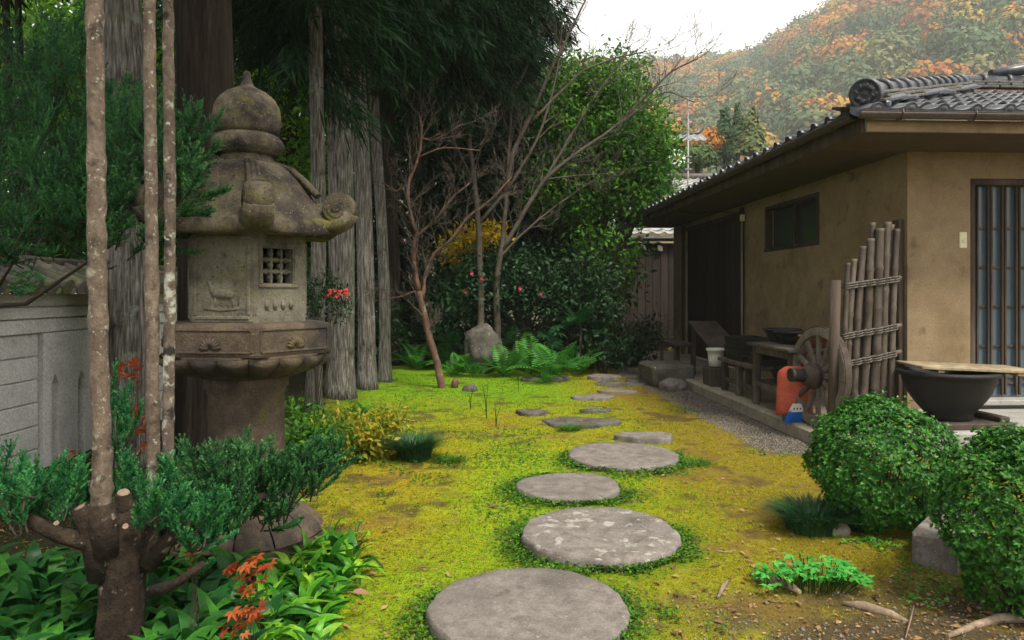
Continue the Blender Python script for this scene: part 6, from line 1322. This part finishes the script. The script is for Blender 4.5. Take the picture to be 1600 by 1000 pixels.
# neighbour's roof, dish, antenna
NB = 24.0; nb_ = P(1085, 300, NB)
nh = empty('neighbour_house', (nb_.x, NB, 0), 0, 'neighbouring house whose grey tiled roof peeks over the eaves', 'house')
zr_ = P(0, 258, NB).z
MB().box((.6, 3.2, (zr_ - .9) / 2), (3.2, 5.2, zr_ - .9)).build('wall', m_plas, nh)
tag(place('roof_slope', tile_sheet('roof_slope', 4.2, 2.5, m_tilel), nh, (-.42, .1, zr_ - 1.1), (math.radians(26), 0, 0)), kind='stuff')
MB().tube([(-.5, 2.2, zr_ - .02), (3.8, 2.2, zr_ - .02)], .10, 8).build('ridge', m_tiled, nh)
MB().tube([(-.45, .05, zr_ - 1.05), (-.42, 2.2, zr_ - .03)], .08, 8).build('verge_tile', m_tiled, nh)
pu = P(1055, 205, 30); uh = empty('distant_roof', (pu.x, 30, 0), 0, 'farther tiled roof with an upturned ridge end', 'house')
MB().box((.3, 1.5, (pu.z - .5) / 2), (1.6, 2.0, pu.z - .5)).build('wall', m_wood, uh); tag(place('roof_slope', tile_sheet('roof_slope', 2.2, 1.2, m_tilel), uh, (-.7, -.3, pu.z - .42), (math.radians(24), 0, 0)), kind='stuff')
MB().tube([(-.8, .8, pu.z + .05), (1.1, .8, pu.z + .08), (1.35, .8, pu.z + .30)], [.10, .11, .06], 8).build('ridge', m_tile, uh)
an = P(1075, 300, 23.5); ant = empty('antenna_mast', (an.x, 23.5, 0), 0, 'tall grey television antenna mast above the neighbouring roof', 'antenna'); zt_ = P(0, 152, 23.5).z
MB().tube([(0, 0, 0), (0, 0, zt_)], .032, 8).build('mast', m_alu, ant)
for (z, l) in ((zt_ - .05, .9), (zt_ - .9, 1.1)):
    bm2 = MB().tube([(-l * .7, 0, z - .15), (l * .3, 0, z + .12)], .014, 5).build('boom', m_alu, ant)
    for k in range(6): q = -.7 + .2 * k; MB().tube([(l * q, -.25, z + .27 * q + .04), (l * q, .25, z + .27 * q + .04)], .008, 4).build('element', m_alu, bm2)
for k in range(3): MB().tube([(0, 0, zt_ - 1.0), (1.4 * math.cos(2.1 * k + .4), 1.4 * math.sin(2.1 * k + .4), zr_)], .006, 4).build('guy_wire', m_alu, ant)
for z in (zt_ - 1.9, zt_ - 2.1, zt_ - 2.3): MB().box((0, -.02, z), (.22, .05, .05), .008).build('clamp', m_alu, ant)
dp_ = P(1055, 248, 22.8); dish = empty('satellite_dish', (dp_.x, 22.8, dp_.z), 0, 'round pale satellite dish beside the antenna mast', 'satellite dish')
m_ = MB().lathe([(.01, .0), (.12, .012), (.22, .05), (.29, .10), (.295, .105), (.285, .112), (.21, .062), (.01, .015)], 28); m_.build('reflector', m_white, dish, (0, 0, 0), (math.radians(75), 0, math.radians(15)))
MB().box((.02, -.30, -.03), (.09, .10, .10), .015).build('receiver', m_terra, dish); MB().tube([(0, 0, -.15), (.01, -.28, -.06)], .012, 5).build('feed_arm', m_alu, dish); MB().tube([(0, .05, 0), (0, .08, -1.7)], .025, 6).build('mount_pole', m_alu, dish)

# ------------------------------------------------------------------ wooded hill
def ridge(px):
    xs = [200, 700, 900, 1000, 1100, 1180, 1240, 1320, 1420, 1600, 1900, 2300]; ys = [140, 118, 108, 106, 102, 92, 52, 12, -40, -100, -150, -180]; ds = [620, 610, 600, 570, 530, 490, 440, 400, 375, 350, 350, 360]
    py = np.interp(px, xs, ys); d = np.interp(px, xs, ds); return d, H + (HY - py) / F * d - 5.0
D0 = 120.0
def hill_z(px, d):
    dr, zr2 = ridge(px); t_ = np.clip((d - D0) / (dr - D0), 0, 1); back = np.clip((d - dr) / 220, 0, 1)
    return zr2 * (t_ ** 1.05) * (1 - .6 * back ** 1.5) + np.where(t_ > 0, 3 * fbm(px * .012, d * .022, 5, 3) * t_, 0) - .3
pxs = np.linspace(150, 2400, 100); dsx = np.concatenate([np.linspace(D0, 620, 50), np.linspace(640, 900, 12)])
PX, DD = np.meshgrid(pxs, dsx); ZZ = hill_z(PX, DD); V = np.stack([(PX - 800) / F * DD, DD, ZZ], -1).reshape(-1, 3); nx_ = len(pxs)
ii = (np.arange(len(dsx) - 1)[:, None] * nx_ + np.arange(nx_ - 1)[None]).ravel()
m_hill = M('forest_floor', [(.04, .045, .02), (.08, .075, .03)], .1, .95, 0)
tag(place('hill', npmesh('hill', V, np.stack([ii, ii + 1, ii + nx_ + 1, ii + nx_], -1), m_hill, smooth=True)), 'wooded hill rising behind the house', kind='structure')
# the wood: crowns of many tints read as one mass
def crown_pts(kind, n):
    d = rdir(n); d[:, 2] = np.where(d[:, 2] < -.45, -d[:, 2], d[:, 2])
    if kind == 1: t_ = rng.uniform(0, 1, n) ** .7; a = rng.uniform(0, 2 * PI, n); r = .62 * t_ + .05; return np.stack([r * np.cos(a), r * np.sin(a), 1.5 - 2.3 * t_], -1), unit(np.stack([np.cos(a), np.sin(a), 0 * a + .5], -1))
    return d * rng.uniform(.8, 1.05, (n, 1)) * np.array([1, 1, .8]), d
cpx, cd = [], []
while len(cpx) < 1500:
    px = rng.uniform(820, 1720); d = math.sqrt(rng.uniform(D0 ** 2, 620 ** 2)); dr, _z = ridge(px)
    pyv = HY - (float(hill_z(np.array(px), np.array(d))) + 7 - H) / d * F; lim = 345 - (px - 980) * .48 if px < 1340 else 172
    if d < dr + 20 and pyv < lim + 12 and px < 1680: cpx.append(px); cd.append(d)
cpx = np.array(cpx); cd = np.array(cd); cz = hill_z(cpx, cd); cx = (cpx - 800) / F * cd
tone = fbm(cx * .02, cd * .028, 91, 3) + rng.normal(0, .28, len(cx)); leafy = tone > .12; VV, FF, AA = [], [], []; off = 0
for i in range(len(cx)):
    n = 230 if cd[i] < 400 else 150; kind = 1 if (not leafy[i] and rng.uniform() < .35) else 0; r = rng.uniform(5.2, 9.0) * (.85 if kind else 1)
    c_, d_ = crown_pts(kind, n); sub = rng.normal(0, .10, (n, 3)); C = (c_ + sub) * r + np.array([cx[i], cd[i], cz[i] + r * .9])
    D = unit(np.cross(d_, rdir(n))); v_, q_ = leafquads(C - D * r * .16, D, d_ + rdir(n) * .5, r * .22, r * .17, .1, .1); VV.append(v_); FF.append(q_ + off); off += len(v_)
    if leafy[i]: base = rng.choice([.57, .66, .72, .80, .88, .97], p=[.16, .16, .24, .22, .12, .10])
    else: base = rng.uniform(0, .42)
    AA.append(np.clip(base + rng.normal(0, .035, n), 0, 1))
tag(place('hillside_wood', npmesh('hillside_wood', np.concatenate(VV), np.concatenate(FF), f_forest, np.concatenate(AA))), 'autumn woodland of green, orange and rust crowns on the hill', 'woodland', kind='stuff')
# single trees that stand out at the foot of the hill
def far_tree(label, px, py, d, rx, rz, tone_, kind=0, n=1100, name='hillside_tree', grp='trees standing out on the hillside'):
    
    if d > 60:
        for d in np.linspace(D0 + 5, 640, 400):      # stand it on the slope seen at its foot
            if float(hill_z(np.array(px * 1.0), np.array(d))) >= H + (HY - py - rz * .9) / F * d: break
        d = float(d)
    p_ = P(px, py, d); zb = float(hill_z(np.array(px * 1.0), np.array(d * 1.0))) if d > D0 else -1; e = empty(name, (p_.x, d, zb), 0, label, 'tree', grp)
    c_, d_ = crown_pts(kind, n); R3 = np.array([rx / F * d, rx / F * d, rz / F * d]); bl = 1 + .18 * np.sin(c_[:, :1] * 6 + px) * np.sin(c_[:, 2:] * 7); C = c_ * R3 * bl * rng.uniform(.7, 1.05, (n, 1)) + np.array([0, 0, p_.z - zb]); D = unit(np.cross(d_, rdir(n)))
    s_ = R3[0] * .17; v_, q_ = leafquads(C, D, d_ + rdir(n) * .6, s_, s_ * .7); tag(place('crown', npmesh('crown', v_, q_, f_forest, np.clip(tone_ + rng.normal(0, .05, n), 0, 1)), e), kind='stuff')
    MB().tube([(0, 0, -.5), (0, 0, max(1, p_.z - zb))], [.25, .1], 7).build('trunk', m_twigd, e)
for a in (('orange tree behind the antenna mast', 1095, 225, 48, 34, 30, .74), ('rust orange tree left of the antenna mast', 1050, 220, 52, 26, 30, .70), ('dark pointed conifer right of the antenna mast', 1132, 225, 50, 40, 40, .05, 1), ('bright green pointed conifer above the eaves', 1175, 215, 46, 40, 32, .34, 1), ('deep green pointed conifer beside the bright one', 1153, 215, 48, 34, 36, .12, 1), ('yellow tree low on the hill above the eaves', 1188, 170, 75, 16, 18, .58), ('small orange tree above the eaves', 1215, 195, 70, 18, 18, .73), ('golden yellow tree halfway up the hill', 1276, 118, 110, 14, 20, .57), ('salmon red tree right of the golden one', 1260, 155, 100, 22, 18, .86), ('large orange tree over the roof ridge', 1420, 92, 100, 26, 22, .74), ('rust red tree above the ridge tiles', 1425, 78, 110, 22, 14, .84), ('orange tree above the main roof', 1470, 95, 95, 24, 18, .70), ('broad orange tree at the upper right', 1555, 85, 100, 36, 16, .72), ('yellow orange shrub tree at the right edge', 1590, 100, 95, 30, 14, .62), ('dark conifer below the satellite dish', 1045, 285, 27, 60, 34, .08, 1), ('bushy green tree under the far upturned roof', 1090, 250, 28, 34, 30, .2)):
    far_tree(*a)
# ------------------------------------------------------------------ air between here and the hill
hz_m, t, o = _nt('haze_air'); vol = t.nodes.new('ShaderNodeVolumePrincipled'); vol.inputs['Color'].default_value = (.93, .95, .97, 1); vol.inputs['Density'].default_value = .00055; vol.inputs['Anisotropy'].default_value = .0
t.links.new(vol.outputs[0], o.inputs['Volume'])
tag(MB().box((60, 460, 94), (1500, 1000, 192)).build('haze', hz_m), 'thin pale mist filling the valley air', 'haze', kind='stuff')
